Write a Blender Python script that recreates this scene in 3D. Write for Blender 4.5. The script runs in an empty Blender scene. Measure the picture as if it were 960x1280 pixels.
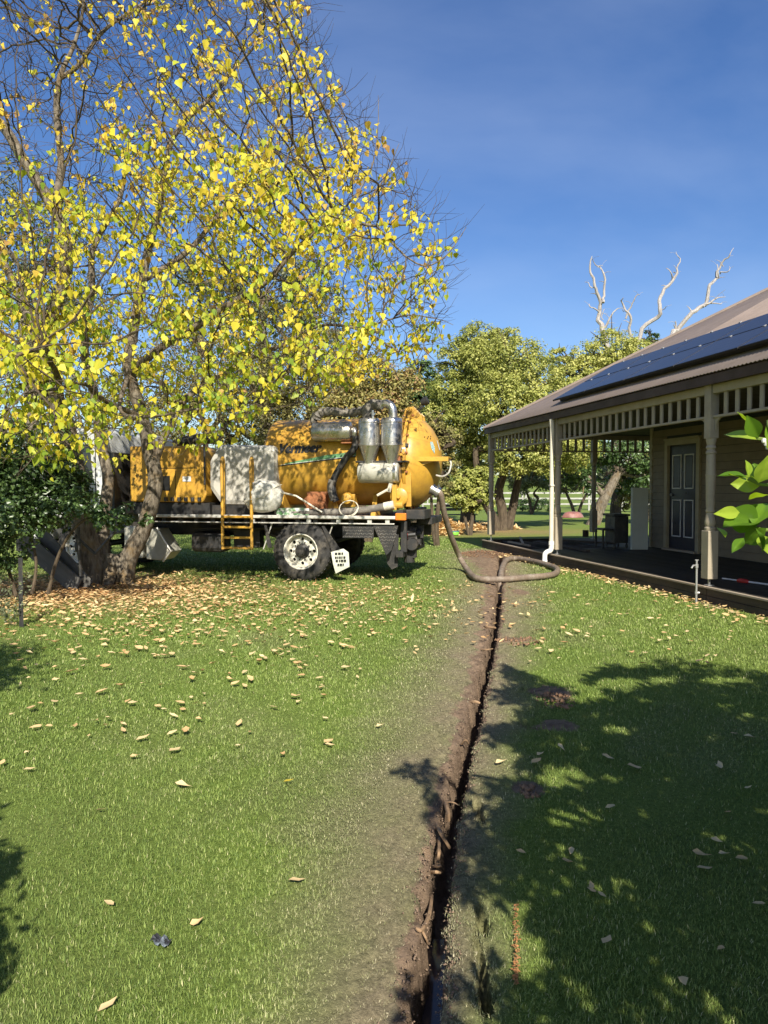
import bpy, bmesh, math, random
import numpy as np
from mathutils import Vector, Matrix, Quaternion, noise as mnoise
from mathutils.kdtree import KDTree

random.seed(7)
rng = np.random.default_rng(7)
sc = bpy.context.scene
C = sc.collection

# ------------------------------------------------------------------ camera
HOR, FPX, CAMH = 611.0, 900.0, 1.55          # horizon row, focal length in px of the 960x1280 photo, eye height
PITCH = math.atan((640 - HOR) / FPX)
cam_d = bpy.data.cameras.new('camera')
cam = bpy.data.objects.new('camera', cam_d)
C.objects.link(cam)
cam.location = (0, 0, CAMH)
cam.rotation_euler = (math.pi / 2 - PITCH, 0, 0)
cam_d.sensor_width = 36
cam_d.lens = 36 * FPX / 1280
cam_d.clip_start = 0.05
cam_d.clip_end = 3000
sc.camera = cam

# ------------------------------------------------------------------ sky and sun
SUN_EL, SUN_TX = math.radians(37), -0.150       # elevation; x of the horizontal travel direction of the light
sty = math.sqrt(1 - SUN_TX ** 2)
TRAVEL = Vector((SUN_TX * math.cos(SUN_EL), sty * math.cos(SUN_EL), -math.sin(SUN_EL)))
world = bpy.data.worlds.new('World')
sc.world = world
world.use_nodes = True
wn, wl = world.node_tree.nodes, world.node_tree.links
wn.clear()
out = wn.new('ShaderNodeOutputWorld')
bg = wn.new('ShaderNodeBackground')
sky = wn.new('ShaderNodeTexSky')
sky.sky_type = 'NISHITA'
sky.sun_disc = False
sky.sun_elevation = SUN_EL
sky.sun_rotation = math.atan2(-SUN_TX, -sty)
sky.altitude = 150
sky.air_density = 1.0
sky.dust_density = 0.8
sky.ozone_density = 2.2
# faint cirrus veil, thin noise streaks over the whole sky
tc = wn.new('ShaderNodeTexCoord')
mp = wn.new('ShaderNodeMapping')
mp.inputs['Rotation'].default_value = (0.2, 0.5, 0.6)
mp.inputs['Scale'].default_value = (1.2, 5.0, 4.0)
cn = wn.new('ShaderNodeTexNoise')
cn.inputs['Scale'].default_value = 1.3
cn.inputs['Detail'].default_value = 6
cr = wn.new('ShaderNodeValToRGB')
cr.color_ramp.elements[0].position = 0.45
cr.color_ramp.elements[0].color = (0, 0, 0, 1)
cr.color_ramp.elements[1].position = 0.95
cr.color_ramp.elements[1].color = (0.28, 0.28, 0.28, 1)
mx = wn.new('ShaderNodeMixRGB')
mx.inputs[2].default_value = (5.2, 6.0, 7.5, 1)
hs = wn.new('ShaderNodeHueSaturation')
hs.inputs['Saturation'].default_value = 1.24
hs.inputs['Hue'].default_value = 0.511
wl.new(tc.outputs['Generated'], mp.inputs['Vector'])
wl.new(mp.outputs[0], cn.inputs['Vector'])
wl.new(cn.outputs['Fac'], cr.inputs[0])
wl.new(cr.outputs[0], mx.inputs[0])
wl.new(sky.outputs[0], hs.inputs['Color'])
wl.new(hs.outputs[0], mx.inputs[1])
wl.new(mx.outputs[0], bg.inputs['Color'])
bg.inputs['Strength'].default_value = 0.09
wl.new(bg.outputs[0], out.inputs['Surface'])
sun_d = bpy.data.lights.new('sun', 'SUN')
sun_d.energy = 5.0
sun_d.angle = math.radians(0.53)
sun_d.color = (1.0, 0.93, 0.80)
sun = bpy.data.objects.new('sun', sun_d)
C.objects.link(sun)
sun.location = (5, -20, 25)
sun.rotation_euler = TRAVEL.to_track_quat('-Z', 'Y').to_euler()
sc.view_settings.view_transform = 'Standard'
sc.view_settings.look = 'None'
sc.view_settings.gamma = 1
sc.view_settings.exposure = 0.76
sc.cycles.max_bounces = 6
sc.cycles.transparent_max_bounces = 6

# ------------------------------------------------------------------ layout helpers
def ray(px, py):
    cx, cy = (px - 480) / FPX, (640 - py) / FPX
    return Vector((cx, math.cos(PITCH) + cy * math.sin(PITCH), -math.sin(PITCH) + cy * math.cos(PITCH)))
def gp(px, py, z=0.0):                      # point of the plane z = const seen at a pixel
    d = ray(px, py); t = (z - CAMH) / d.z
    return Vector((d.x * t, d.y * t, z))
def yp(px, py, Y):                          # point at distance Y seen at a pixel
    d = ray(px, py); t = Y / d.y
    return Vector((d.x * t, Y, CAMH + d.z * t))

# ------------------------------------------------------------------ object helpers
def tag(o, label=None, cat=None, group=None, kind=None):
    if label: o['label'] = label
    if cat: o['category'] = cat
    if group: o['group'] = group
    if kind: o['kind'] = kind
    return o
def empty(name, loc=(0, 0, 0), rz=0, label=None, cat=None, group=None, parent=None):
    o = bpy.data.objects.new(name, None)
    C.objects.link(o)
    o.location = loc; o.rotation_euler = (0, 0, rz)
    o.empty_display_size = 0.2
    if parent: o.parent = parent
    return tag(o, label, cat, group)
def link_mesh(name, me, m=None, parent=None, smooth=False, bevel=0, loc=None):
    if m is not None: me.materials.append(m)
    if smooth: me.shade_smooth()
    o = bpy.data.objects.new(name, me)
    C.objects.link(o)
    if parent: o.parent = parent
    if loc is not None: o.location = loc
    if bevel:
        b = o.modifiers.new('bevel', 'BEVEL'); b.width = bevel; b.segments = 2; b.limit_method = 'ANGLE'
    return o
def copy_tree(o, parent=None):
    c = o.copy(); C.objects.link(c)
    if parent is not None: c.parent = parent
    for ch in list(o.children): copy_tree(ch, c)
    return c
def np_mesh(name, V, F):
    V = np.asarray(V, dtype=np.float32); F = np.asarray(F, dtype=np.int32)
    me = bpy.data.meshes.new(name)
    me.vertices.add(len(V)); me.vertices.foreach_set('co', V.ravel())
    k = F.shape[1]
    me.loops.add(F.size); me.loops.foreach_set('vertex_index', F.ravel())
    me.polygons.add(len(F))
    me.polygons.foreach_set('loop_start', np.arange(0, F.size, k, dtype=np.int32))
    me.update(calc_edges=True)
    return me
def set_attr(me, name, vals):
    a = me.attributes.new(name, 'FLOAT', 'POINT')
    a.data.foreach_set('value', np.asarray(vals, dtype=np.float32).ravel())

class MB:
    """collects simple shapes; build() links them as ONE mesh object"""
    def __init__(s): s.v = []; s.f = []
    def add(s, vs, fs):
        n = len(s.v); s.v += [tuple(v) for v in vs]; s.f += [tuple(i + n for i in f) for f in fs]; return s
    def box(s, x0, x1, y0, y1, z0, z1, M=None):
        vs = [Vector(p) for p in ((x0,y0,z0),(x1,y0,z0),(x1,y1,z0),(x0,y1,z0),(x0,y0,z1),(x1,y0,z1),(x1,y1,z1),(x0,y1,z1))]
        if M: vs = [M @ v for v in vs]
        return s.add(vs, [(0,3,2,1),(4,5,6,7),(0,1,5,4),(1,2,6,5),(2,3,7,6),(3,0,4,7)])
    def prism(s, poly, axis, a0, a1):        # poly: 2-D points in the two other axes
        n = len(poly)
        def P(p, a):
            return {'x': (a, p[0], p[1]), 'y': (p[0], a, p[1]), 'z': (p[0], p[1], a)}[axis]
        vs = [P(p, a0) for p in poly] + [P(p, a1) for p in poly]
        fs = [tuple(range(n)), tuple(range(2*n-1, n-1, -1))] + [(i, n+i, n+(i+1)%n, (i+1)%n) for i in range(n)]
        return s.add(vs, fs)
    def tube(s, pts, r, n=8, cap=True, scale=None):
        pts = [Vector(p) for p in pts]
        m = len(pts); rs = r if isinstance(r, (list, tuple)) else [r] * m
        vs = []; up = None
        for i, p in enumerate(pts):
            t = (pts[min(i+1, m-1)] - pts[max(i-1, 0)])
            t = t.normalized() if t.length > 1e-9 else Vector((0, 0, 1))
            if up is None:
                up = t.orthogonal().normalized()
            up = (up - t * up.dot(t))
            up = up.normalized() if up.length > 1e-6 else t.orthogonal().normalized()
            sd = t.cross(up)
            for k in range(n):
                a = 2*math.pi*k/n
                vs.append(p + (up*math.cos(a) + sd*math.sin(a)) * rs[i])
        fs = []
        for i in range(m-1):
            for k in range(n):
                fs.append((i*n+k, i*n+(k+1)%n, (i+1)*n+(k+1)%n, (i+1)*n+k))
        if cap: fs += [tuple(range(n-1, -1, -1)), tuple((m-1)*n+k for k in range(n))]
        return s.add(vs, fs)
    def lathe(s, prof, n=24, M=None, a0=0, a1=2*math.pi):   # prof: (radius, height) round local z
        full = abs(a1 - a0 - 2*math.pi) < 1e-6
        c = n if full else n + 1
        vs = []
        for r, h in prof:
            for k in range(c):
                a = a0 + (a1 - a0)*k/n
                v = Vector((r*math.cos(a), r*math.sin(a), h))
                vs.append(M @ v if M else v)
        fs = []
        for i in range(len(prof)-1):
            for k in range(n if full else n):
                k2 = (k+1) % c
                fs.append((i*c+k, i*c+k2, (i+1)*c+k2, (i+1)*c+k))
        return s.add(vs, fs)
    def build(s, name, m=None, parent=None, smooth=False, bevel=0, loc=None):
        me = bpy.data.meshes.new(name)
        me.from_pydata(s.v, [], s.f); me.update()
        bm = bmesh.new(); bm.from_mesh(me)
        bmesh.ops.recalc_face_normals(bm, faces=bm.faces)
        bm.to_mesh(me); bm.free()
        if smooth:
            o = link_mesh(name, me, m, parent, False, bevel, loc)
            me.shade_smooth()
            if hasattr(me, 'set_sharp_from_angle'): me.set_sharp_from_angle(angle=math.radians(38))
            return o
        return link_mesh(name, me, m, parent, False, bevel, loc)
def spline(pts, k=6):                       # Catmull-Rom through points
    pts = [Vector(p) for p in pts]; o = []
    for i in range(len(pts)-1):
        p0, p1, p2, p3 = pts[max(i-1,0)], pts[i], pts[i+1], pts[min(i+2, len(pts)-1)]
        for j in range(k):
            t = j/k
            o.append(0.5*((2*p1) + (p2-p0)*t + (2*p0-5*p1+4*p2-p3)*t*t + (3*p1-p0-3*p2+p3)*t**3))
    o.append(pts[-1]); return o

# ------------------------------------------------------------------ materials
def nodes_of(name):
    m = bpy.data.materials.new(name); m.use_nodes = True
    nt = m.node_tree; nt.nodes.clear()
    o = nt.nodes.new('ShaderNodeOutputMaterial')
    return m, nt.nodes, nt.links, o
def noise_node(N, L, scale, detail=5, rough=0.6, vec=None, stretch=None):
    t = N.new('ShaderNodeTexNoise'); t.inputs['Scale'].default_value = scale
    t.inputs['Detail'].default_value = detail; t.inputs['Roughness'].default_value = rough
    tcn = N.new('ShaderNodeTexCoord')
    v = tcn.outputs['Object']
    if stretch:
        mpn = N.new('ShaderNodeMapping'); mpn.inputs['Scale'].default_value = stretch
        L.new(v, mpn.inputs['Vector']); v = mpn.outputs[0]
    L.new(v, t.inputs['Vector'])
    return t
def ramp(N, L, src, stops):
    r = N.new('ShaderNodeValToRGB')
    e = r.color_ramp.elements
    while len(e) < len(stops): e.new(0.5)
    for i, (p, c) in enumerate(stops):
        e[i].position = p
        e[i].color = (*c, 1) if len(c) == 3 else c
    L.new(src, r.inputs[0]); return r
def mix(N, L, fac, a, b):
    m = N.new('ShaderNodeMix'); m.data_type = 'RGBA'
    if isinstance(fac, (int, float)): m.inputs[0].default_value = fac
    else: L.new(fac, m.inputs[0])
    for i, x in ((6, a), (7, b)):
        if isinstance(x, tuple): m.inputs[i].default_value = (*x[:3], 1)
        else: L.new(x, m.inputs[i])
    return m.outputs[2]
def math_n(N, L, op, a, b=None):
    m = N.new('ShaderNodeMath'); m.operation = op
    for i, x in ((0, a), (1, b)):
        if x is None: continue
        if isinstance(x, (int, float)): m.inputs[i].default_value = x
        else: L.new(x, m.inputs[i])
    return m.outputs[0]
def mat(name, base, second=None, scale=6, rough=0.6, metal=0, bump=0.0, bscale=None, stretch=None, dirt=None, dirt_amt=0.35,
        dscale=3, spec=0.5, coat=0, rvar=0.1, lo=0.35, hi=0.65):
    m, N, L, o = nodes_of(name)
    p = N.new('ShaderNodeBsdfPrincipled')
    p.inputs['Metallic'].default_value = metal
    p.inputs['Specular IOR Level'].default_value = spec
    if coat: p.inputs['Coat Weight'].default_value = coat; p.inputs['Coat Roughness'].default_value = 0.15
    n1 = noise_node(N, L, scale, 6, 0.65, stretch=stretch)
    second = second or tuple(c*0.8 for c in base)
    r1 = ramp(N, L, n1.outputs['Fac'], [(lo, second), (hi, base)])
    col = r1.outputs[0]
    if dirt:
        n2 = noise_node(N, L, dscale, 8, 0.75)
        r2 = ramp(N, L, n2.outputs['Fac'], [(0.48, (0, 0, 0)), (0.7, (1, 1, 1))])
        f = math_n(N, L, 'MULTIPLY', r2.outputs[0], dirt_amt)
        col = mix(N, L, f, col, dirt)
    L.new(col, p.inputs['Base Color'])
    rr = ramp(N, L, n1.outputs['Fac'], [(0.3, (min(1, rough+rvar),)*3), (0.7, (max(0.02, rough-rvar),)*3)])
    L.new(rr.outputs[0], p.inputs['Roughness'])
    if bump:
        nb = noise_node(N, L, bscale or scale*6, 5, 0.6, stretch=stretch)
        b = N.new('ShaderNodeBump'); b.inputs['Strength'].default_value = bump; b.inputs['Distance'].default_value = 0.01
        L.new(nb.outputs['Fac'], b.inputs['Height']); L.new(b.outputs[0], p.inputs['Normal'])
    L.new(p.outputs[0], o.inputs['Surface'])
    return m
def leaf_mat(name, cols, trans=0.35, rough=0.5, spec=0.3, tcol=None):
    m, N, L, o = nodes_of(name)
    a = N.new('ShaderNodeAttribute'); a.attribute_name = 'tint'
    k = len(cols)
    r = ramp(N, L, a.outputs['Fac'], [(i/(k-1), c) for i, c in enumerate(cols)])
    p = N.new('ShaderNodeBsdfPrincipled'); p.inputs['Roughness'].default_value = rough
    p.inputs['Specular IOR Level'].default_value = spec
    L.new(r.outputs[0], p.inputs['Base Color'])
    t = N.new('ShaderNodeBsdfTranslucent')
    h = N.new('ShaderNodeHueSaturation'); h.inputs['Saturation'].default_value = 1.1; h.inputs['Value'].default_value = 1.25
    L.new(r.outputs[0], h.inputs['Color']); L.new(h.outputs[0], t.inputs['Color'])
    ms = N.new('ShaderNodeMixShader'); ms.inputs[0].default_value = trans
    L.new(p.outputs[0], ms.inputs[1]); L.new(t.outputs[0], ms.inputs[2]); L.new(ms.outputs[0], o.inputs['Surface'])
    return m
def bark_mat(name, c0, c1, c2, moss=0.5):
    m, N, L, o = nodes_of(name)
    p = N.new('ShaderNodeBsdfPrincipled'); p.inputs['Roughness'].default_value = 0.9; p.inputs['Specular IOR Level'].default_value = 0.15
    n1 = noise_node(N, L, 18, 8, 0.7, stretch=(1, 1, 0.28))
    r1 = ramp(N, L, n1.outputs['Fac'], [(0.35, c0), (0.65, c1)])
    n2 = noise_node(N, L, 3.2, 6, 0.7)
    r2 = ramp(N, L, n2.outputs['Fac'], [(0.5, (0, 0, 0)), (0.66, (1, 1, 1))])
    f = math_n(N, L, 'MULTIPLY', r2.outputs[0], moss)
    L.new(mix(N, L, f, r1.outputs[0], c2), p.inputs['Base Color'])
    b = N.new('ShaderNodeBump'); b.inputs['Strength'].default_value = 0.8; b.inputs['Distance'].default_value = 0.03
    L.new(n1.outputs['Fac'], b.inputs['Height']); L.new(b.outputs[0], p.inputs['Normal'])
    L.new(p.outputs[0], o.inputs['Surface'])
    return m
M = {}
M['yellow'] = mat('yellow_paint', (0.56, 0.33, 0.045), (0.46, 0.25, 0.035), 3, 0.42, 0, 0.12, 30, dirt=(0.20, 0.10, 0.04), dirt_amt=0.45, dscale=4, coat=0.1)
M['steel'] = mat('stainless_steel', (0.62, 0.60, 0.56), (0.48, 0.46, 0.42), 9, 0.30, 0.9, 0.1, 20, dirt=(0.35, 0.31, 0.25), dirt_amt=0.4, dscale=6)
M['whitesteel'] = mat('painted_canister', (0.50, 0.49, 0.42), (0.40, 0.39, 0.33), 8, 0.4, 0.2, 0.1, dirt=(0.3, 0.27, 0.2), dirt_amt=0.5)
M['black'] = mat('black_steel', (0.028, 0.028, 0.028), (0.018, 0.018, 0.018), 8, 0.55, 0, 0.15, dirt=(0.11, 0.085, 0.06), dirt_amt=0.5, dscale=7)
M['rubber'] = mat('tyre_rubber', (0.035, 0.034, 0.033), (0.024, 0.023, 0.022), 10, 0.85, 0, 0.3, dirt=(0.15, 0.125, 0.09), dirt_amt=0.6, dscale=5)
M['rim'] = mat('white_wheel_rim', (0.72, 0.70, 0.60), (0.62, 0.59, 0.5), 10, 0.45, 0, 0.1, dirt=(0.25, 0.18, 0.11), dirt_amt=0.5, dscale=8)
M['alu'] = mat('tray_aluminium', (0.72, 0.71, 0.66), (0.55, 0.53, 0.48), 7, 0.4, 0.3, 0.1, dirt=(0.22, 0.16, 0.1), dirt_amt=0.6, dscale=6)
M['traytop'] = mat('tray_floor', (0.30, 0.20, 0.14), (0.16, 0.11, 0.08), 6, 0.8, 0, 0.4, dirt=(0.4, 0.38, 0.33), dirt_amt=0.4)
M['poly'] = mat('white_poly_tank', (0.50, 0.485, 0.43), (0.42, 0.405, 0.36), 3, 0.5, 0, 0.15, 8, dirt=(0.33, 0.29, 0.22), dirt_amt=0.4)
M['bag'] = mat('white_tarp', (0.58, 0.57, 0.51), (0.46, 0.455, 0.41), 5, 0.6, 0, 0.6, 9, dirt=(0.3, 0.27, 0.2), dirt_amt=0.35)
M['cab'] = mat('white_cab_paint', (0.60, 0.61, 0.60), (0.52, 0.53, 0.52), 4, 0.35, 0, 0.03, dirt=(0.25, 0.21, 0.16), dirt_amt=0.4, coat=0.3)
M['glass'] = mat('dark_glass', (0.02, 0.025, 0.03), (0.03, 0.035, 0.04), 3, 0.08, 0, 0)
M['orange'] = mat('orange_lens', (0.75, 0.22, 0.02), (0.6, 0.15, 0.02), 20, 0.3)
M['rust'] = mat('rusty_iron', (0.34, 0.13, 0.05), (0.2, 0.08, 0.035), 12, 0.85, 0, 0.5)
M['duct'] = mat('grey_rubber_hose', (0.16, 0.145, 0.125), (0.10, 0.09, 0.08), 9, 0.75, 0, 0.3, dirt=(0.42, 0.38, 0.3), dirt_amt=0.6, dscale=8)
M['hose'] = mat('muddy_hose', (0.22, 0.165, 0.12), (0.14, 0.105, 0.078), 6, 0.7, 0, 0.4, 60, dirt=(0.40, 0.36, 0.30), dirt_amt=0.5, dscale=9)
M['ink'] = mat('black_lettering', (0.012, 0.012, 0.012), None, 5, 0.5)
M['green'] = mat('green_stripe', (0.12, 0.30, 0.13), (0.09, 0.22, 0.10), 5, 0.5, dirt=(0.4, 0.38, 0.25), dirt_amt=0.3)
M['white'] = mat('white_print', (0.75, 0.75, 0.70), None, 6, 0.5)
M['fadedflap'] = mat('white_mudflap', (0.66, 0.68, 0.58), (0.55, 0.56, 0.48), 14, 0.6, dirt=(0.3, 0.27, 0.18), dirt_amt=0.5)
M['cream'] = mat('cream_timber_paint', (0.36, 0.305, 0.20), (0.31, 0.265, 0.175), 5, 0.6, 0, 0.15, 40, dirt=(0.25, 0.2, 0.14), dirt_amt=0.25)
M['postp'] = mat('taupe_post_paint', (0.36, 0.31, 0.225), (0.31, 0.265, 0.195), 5, 0.55, 0, 0.12, 40, dirt=(0.2, 0.17, 0.13), dirt_amt=0.25)
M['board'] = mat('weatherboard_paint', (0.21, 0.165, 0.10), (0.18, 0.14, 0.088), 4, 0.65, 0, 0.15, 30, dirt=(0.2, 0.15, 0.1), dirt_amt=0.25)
M['fascia'] = mat('brown_gutter', (0.05, 0.024, 0.018), (0.04, 0.02, 0.014), 4, 0.5)
M['roof'] = mat('corrugated_roof', (0.30, 0.235, 0.19), (0.25, 0.195, 0.16), 2.2, 0.55, 0.0, 0.1, 20, dirt=(0.18, 0.14, 0.11), dirt_amt=0.4, dscale=2.5)
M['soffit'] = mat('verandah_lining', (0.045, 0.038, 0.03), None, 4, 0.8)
M['deck'] = mat('charcoal_deck', (0.030, 0.028, 0.024), (0.02, 0.019, 0.016), 5, 0.6, 0, 0.3, dirt=(0.10, 0.08, 0.06), dirt_amt=0.4)
M['deckdark'] = mat('dark_sleeper', (0.075, 0.055, 0.04), (0.045, 0.033, 0.025), 7, 0.85, 0, 0.5, 40, stretch=(0.15, 1, 1), dirt=(0.15, 0.11, 0.08), dirt_amt=0.4)
M['trim'] = mat('weathered_trim_board', (0.40, 0.33, 0.25), (0.28, 0.22, 0.16), 9, 0.8, 0, 0.3, stretch=(0.1, 1, 1))
M['door'] = mat('navy_door_paint', (0.018, 0.018, 0.040), (0.014, 0.014, 0.03), 5, 0.35)
M['moulding'] = mat('white_moulding', (0.72, 0.70, 0.68), None, 6, 0.5)
M['pipew'] = mat('white_pvc', (0.80, 0.79, 0.74), (0.72, 0.71, 0.66), 6, 0.35, 0, 0, dirt=(0.35, 0.3, 0.22), dirt_amt=0.25)
M['pipec'] = mat('cream_downpipe', (0.66, 0.61, 0.48), (0.58, 0.53, 0.42), 6, 0.45)
M['galv'] = mat('galvanised_pipe', (0.48, 0.48, 0.47), (0.36, 0.36, 0.35), 14, 0.4, 0.6)
M['red'] = mat('red_plastic', (0.55, 0.04, 0.03), None, 5, 0.4)
M['grey'] = mat('grey_laminate', (0.50, 0.53, 0.47), (0.45, 0.48, 0.43), 3, 0.6)
M['darkwood'] = mat('dark_wood', (0.10, 0.06, 0.035), (0.06, 0.035, 0.02), 8, 0.7, 0, 0.3, stretch=(0.2, 1, 1))
M['greywood'] = mat('weathered_grey_board', (0.12, 0.115, 0.105), (0.08, 0.076, 0.07), 7, 0.85, 0, 0.4, stretch=(0.2, 1, 1))
M['fence'] = mat('white_fence_paint', (0.42, 0.42, 0.38), (0.30, 0.30, 0.27), 5, 0.7)
M['panel_frame'] = mat('panel_frame', (0.012, 0.012, 0.015), None, 5, 0.5, 0.2)
M['stem'] = mat('green_twig', (0.16, 0.22, 0.05), None, 9, 0.5)
M['root'] = mat('cut_root', (0.34, 0.22, 0.12), (0.22, 0.14, 0.08), 12, 0.85, 0, 0.4)
M['straw'] = mat('straw', (0.55, 0.42, 0.22), (0.40, 0.29, 0.14), 20, 0.9, 0, 0.8)
M['paintline'] = mat('orange_marking_paint', (0.40, 0.17, 0.06), (0.26, 0.13, 0.05), 40, 0.9)
M['barkA'] = bark_mat('grey_bark', (0.06, 0.048, 0.036), (0.25, 0.215, 0.165), (0.17, 0.11, 0.045), 0.7)
M['barkB'] = bark_mat('dark_bark', (0.05, 0.038, 0.026), (0.13, 0.10, 0.07), (0.12, 0.10, 0.05), 0.4)
M['barkD'] = bark_mat('bleached_dead_wood', (0.22, 0.20, 0.19), (0.46, 0.43, 0.40), (0.28, 0.24, 0.21), 0.3)
M['leafY'] = leaf_mat('yellow_leaf', [(0.20, 0.30, 0.035), (0.44, 0.48, 0.045), (0.68, 0.58, 0.055), (0.72, 0.53, 0.065), (0.40, 0.24, 0.08)], 0.38)
M['leafOlive'] = leaf_mat('olive_leaf', [(0.09, 0.115, 0.028), (0.22, 0.25, 0.055), (0.38, 0.40, 0.10), (0.50, 0.49, 0.15)], 0.3)
M['leafDark'] = leaf_mat('dark_green_leaf', [(0.035, 0.07, 0.022), (0.07, 0.12, 0.035), (0.13, 0.20, 0.06)], 0.22, 0.35, 0.5)
M['leafBrown'] = leaf_mat('autumn_leaf', [(0.11, 0.105, 0.04), (0.23, 0.21, 0.075), (0.38, 0.35, 0.11), (0.32, 0.20, 0.09)], 0.3)
M['leafGrey'] = leaf_mat('grey_green_leaf', [(0.07, 0.085, 0.045), (0.13, 0.15, 0.08), (0.20, 0.22, 0.12)], 0.25)
M['leafCitrus'] = leaf_mat('citrus_leaf', [(0.06, 0.14, 0.018), (0.16, 0.29, 0.025), (0.38, 0.50, 0.06)], 0.42, 0.3, 0.5)
M['leafFallen'] = leaf_mat('fallen_leaf_skin', [(0.36, 0.19, 0.08), (0.62, 0.42, 0.20), (0.74, 0.58, 0.32)], 0.15, 0.7, 0.2)
def solar_mat():
    m, N, L, o = nodes_of('solar_cells')
    p = N.new('ShaderNodeBsdfPrincipled'); p.inputs['Roughness'].default_value = 0.3; p.inputs['Specular IOR Level'].default_value = 0.16
    tcn = N.new('ShaderNodeTexCoord'); br = N.new('ShaderNodeTexBrick')
    br.offset = 0; br.inputs['Scale'].default_value = 1; br.inputs['Mortar Size'].default_value = 0.004
    br.inputs['Brick Width'].default_value = 0.155; br.inputs['Row Height'].default_value = 0.155
    br.inputs['Color1'].default_value = (0.016, 0.018, 0.032, 1); br.inputs['Color2'].default_value = (0.019, 0.021, 0.036, 1)
    br.inputs['Mortar'].default_value = (0.06, 0.065, 0.085, 1)
    L.new(tcn.outputs['Object'], br.inputs['Vector']); L.new(br.outputs[0], p.inputs['Base Color'])
    L.new(p.outputs[0], o.inputs['Surface']); return m
M['solar'] = solar_mat()
def blade_mat():
    m, N, L, o = nodes_of('grass_blade')
    a = N.new('ShaderNodeAttribute'); a.attribute_name = 'tint'
    w = N.new('ShaderNodeAttribute'); w.attribute_name = 'worn'
    g = ramp(N, L, a.outputs['Fac'], [(0, (0.095, 0.155, 0.032)), (0.45, (0.225, 0.305, 0.07)), (0.75, (0.36, 0.43, 0.125)), (1, (0.56, 0.54, 0.28))])
    b = ramp(N, L, a.outputs['Fac'], [(0, (0.17, 0.155, 0.09)), (0.5, (0.36, 0.325, 0.205)), (1, (0.58, 0.52, 0.36))])
    col = mix(N, L, w.outputs['Fac'], g.outputs[0], b.outputs[0])
    p = N.new('ShaderNodeBsdfPrincipled'); p.inputs['Roughness'].default_value = 0.55; p.inputs['Specular IOR Level'].default_value = 0.25
    L.new(col, p.inputs['Base Color'])
    t = N.new('ShaderNodeBsdfTranslucent'); L.new(col, t.inputs['Color'])
    ms = N.new('ShaderNodeMixShader'); ms.inputs[0].default_value = 0.2
    L.new(p.outputs[0], ms.inputs[1]); L.new(t.outputs[0], ms.inputs[2]); L.new(ms.outputs[0], o.inputs['Surface'])
    return m
M['blade'] = blade_mat()
def lawn_mat():
    m, N, L, o = nodes_of('lawn_ground')
    A = {}
    for k in ('soil', 'worn', 'litter'):
        a = N.new('ShaderNodeAttribute'); a.attribute_name = k; A[k] = a.outputs['Fac']
    p = N.new('ShaderNodeBsdfPrincipled'); p.inputs['Roughness'].default_value = 0.9; p.inputs['Specular IOR Level'].default_value = 0.1
    nf = noise_node(N, L, 45, 8, 0.8)
    nm = noise_node(N, L, 1.1, 5, 0.6)
    nx = noise_node(N, L, 0.35, 3, 0.5)
    g1 = ramp(N, L, nf.outputs['Fac'], [(0.3, (0.06, 0.10, 0.018)), (0.55, (0.17, 0.24, 0.045)), (0.75, (0.31, 0.37, 0.10))])
    g2 = ramp(N, L, nf.outputs['Fac'], [(0.3, (0.07, 0.10, 0.025)), (0.55, (0.17, 0.22, 0.055)), (0.75, (0.30, 0.34, 0.11))])
    mr = ramp(N, L, nm.outputs['Fac'], [(0.4, (0, 0, 0)), (0.62, (1, 1, 1))])
    grass = mix(N, L, mr.outputs[0], g1.outputs[0], g2.outputs[0])
    wcol = ramp(N, L, nf.outputs['Fac'], [(0.3, (0.10, 0.085, 0.052)), (0.6, (0.31, 0.26, 0.165))])
    col = mix(N, L, A['worn'], grass, wcol.outputs[0])
    ns = noise_node(N, L, 9, 8, 0.7)
    scol = ramp(N, L, ns.outputs['Fac'], [(0.35, (0.15, 0.105, 0.072)), (0.55, (0.25, 0.18, 0.125)), (0.7, (0.34, 0.235, 0.155))])
    nl = noise_node(N, L, 30, 8, 0.8)
    lcol = ramp(N, L, nl.outputs['Fac'], [(0.35, (0.10, 0.055, 0.03)), (0.5, (0.30, 0.17, 0.09)), (0.65, (0.50, 0.34, 0.19))])
    lf = math_n(N, L, 'MULTIPLY', A['litter'], ramp(N, L, nl.outputs['Fac'], [(0.38, (0.5,)*3), (0.5, (1,)*3)]).outputs[0])
    col = mix(N, L, lf, col, lcol.outputs[0])
    sf = ramp(N, L, math_n(N, L, 'ADD', A['soil'], math_n(N, L, 'MULTIPLY', math_n(N, L, 'SUBTRACT', ns.outputs['Fac'], 0.5), 1.2)), [(0.4, (0,)*3), (0.6, (1,)*3)])
    col = mix(N, L, sf.outputs[0], col, scol.outputs[0])
    L.new(col, p.inputs['Base Color'])
    b = N.new('ShaderNodeBump'); b.inputs['Strength'].default_value = 0.9; b.inputs['Distance'].default_value = 0.02
    L.new(nf.outputs['Fac'], b.inputs['Height'])
    b2 = N.new('ShaderNodeBump'); b2.inputs['Strength'].default_value = 0.8; b2.inputs['Distance'].default_value = 0.03
    L.new(math_n(N, L, 'MULTIPLY', ns.outputs['Fac'], A['soil']), b2.inputs['Height']); L.new(b.outputs[0], b2.inputs['Normal'])
    L.new(b2.outputs[0], p.inputs['Normal'])
    L.new(p.outputs[0], o.inputs['Surface']); return m
M['lawn'] = lawn_mat()

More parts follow.
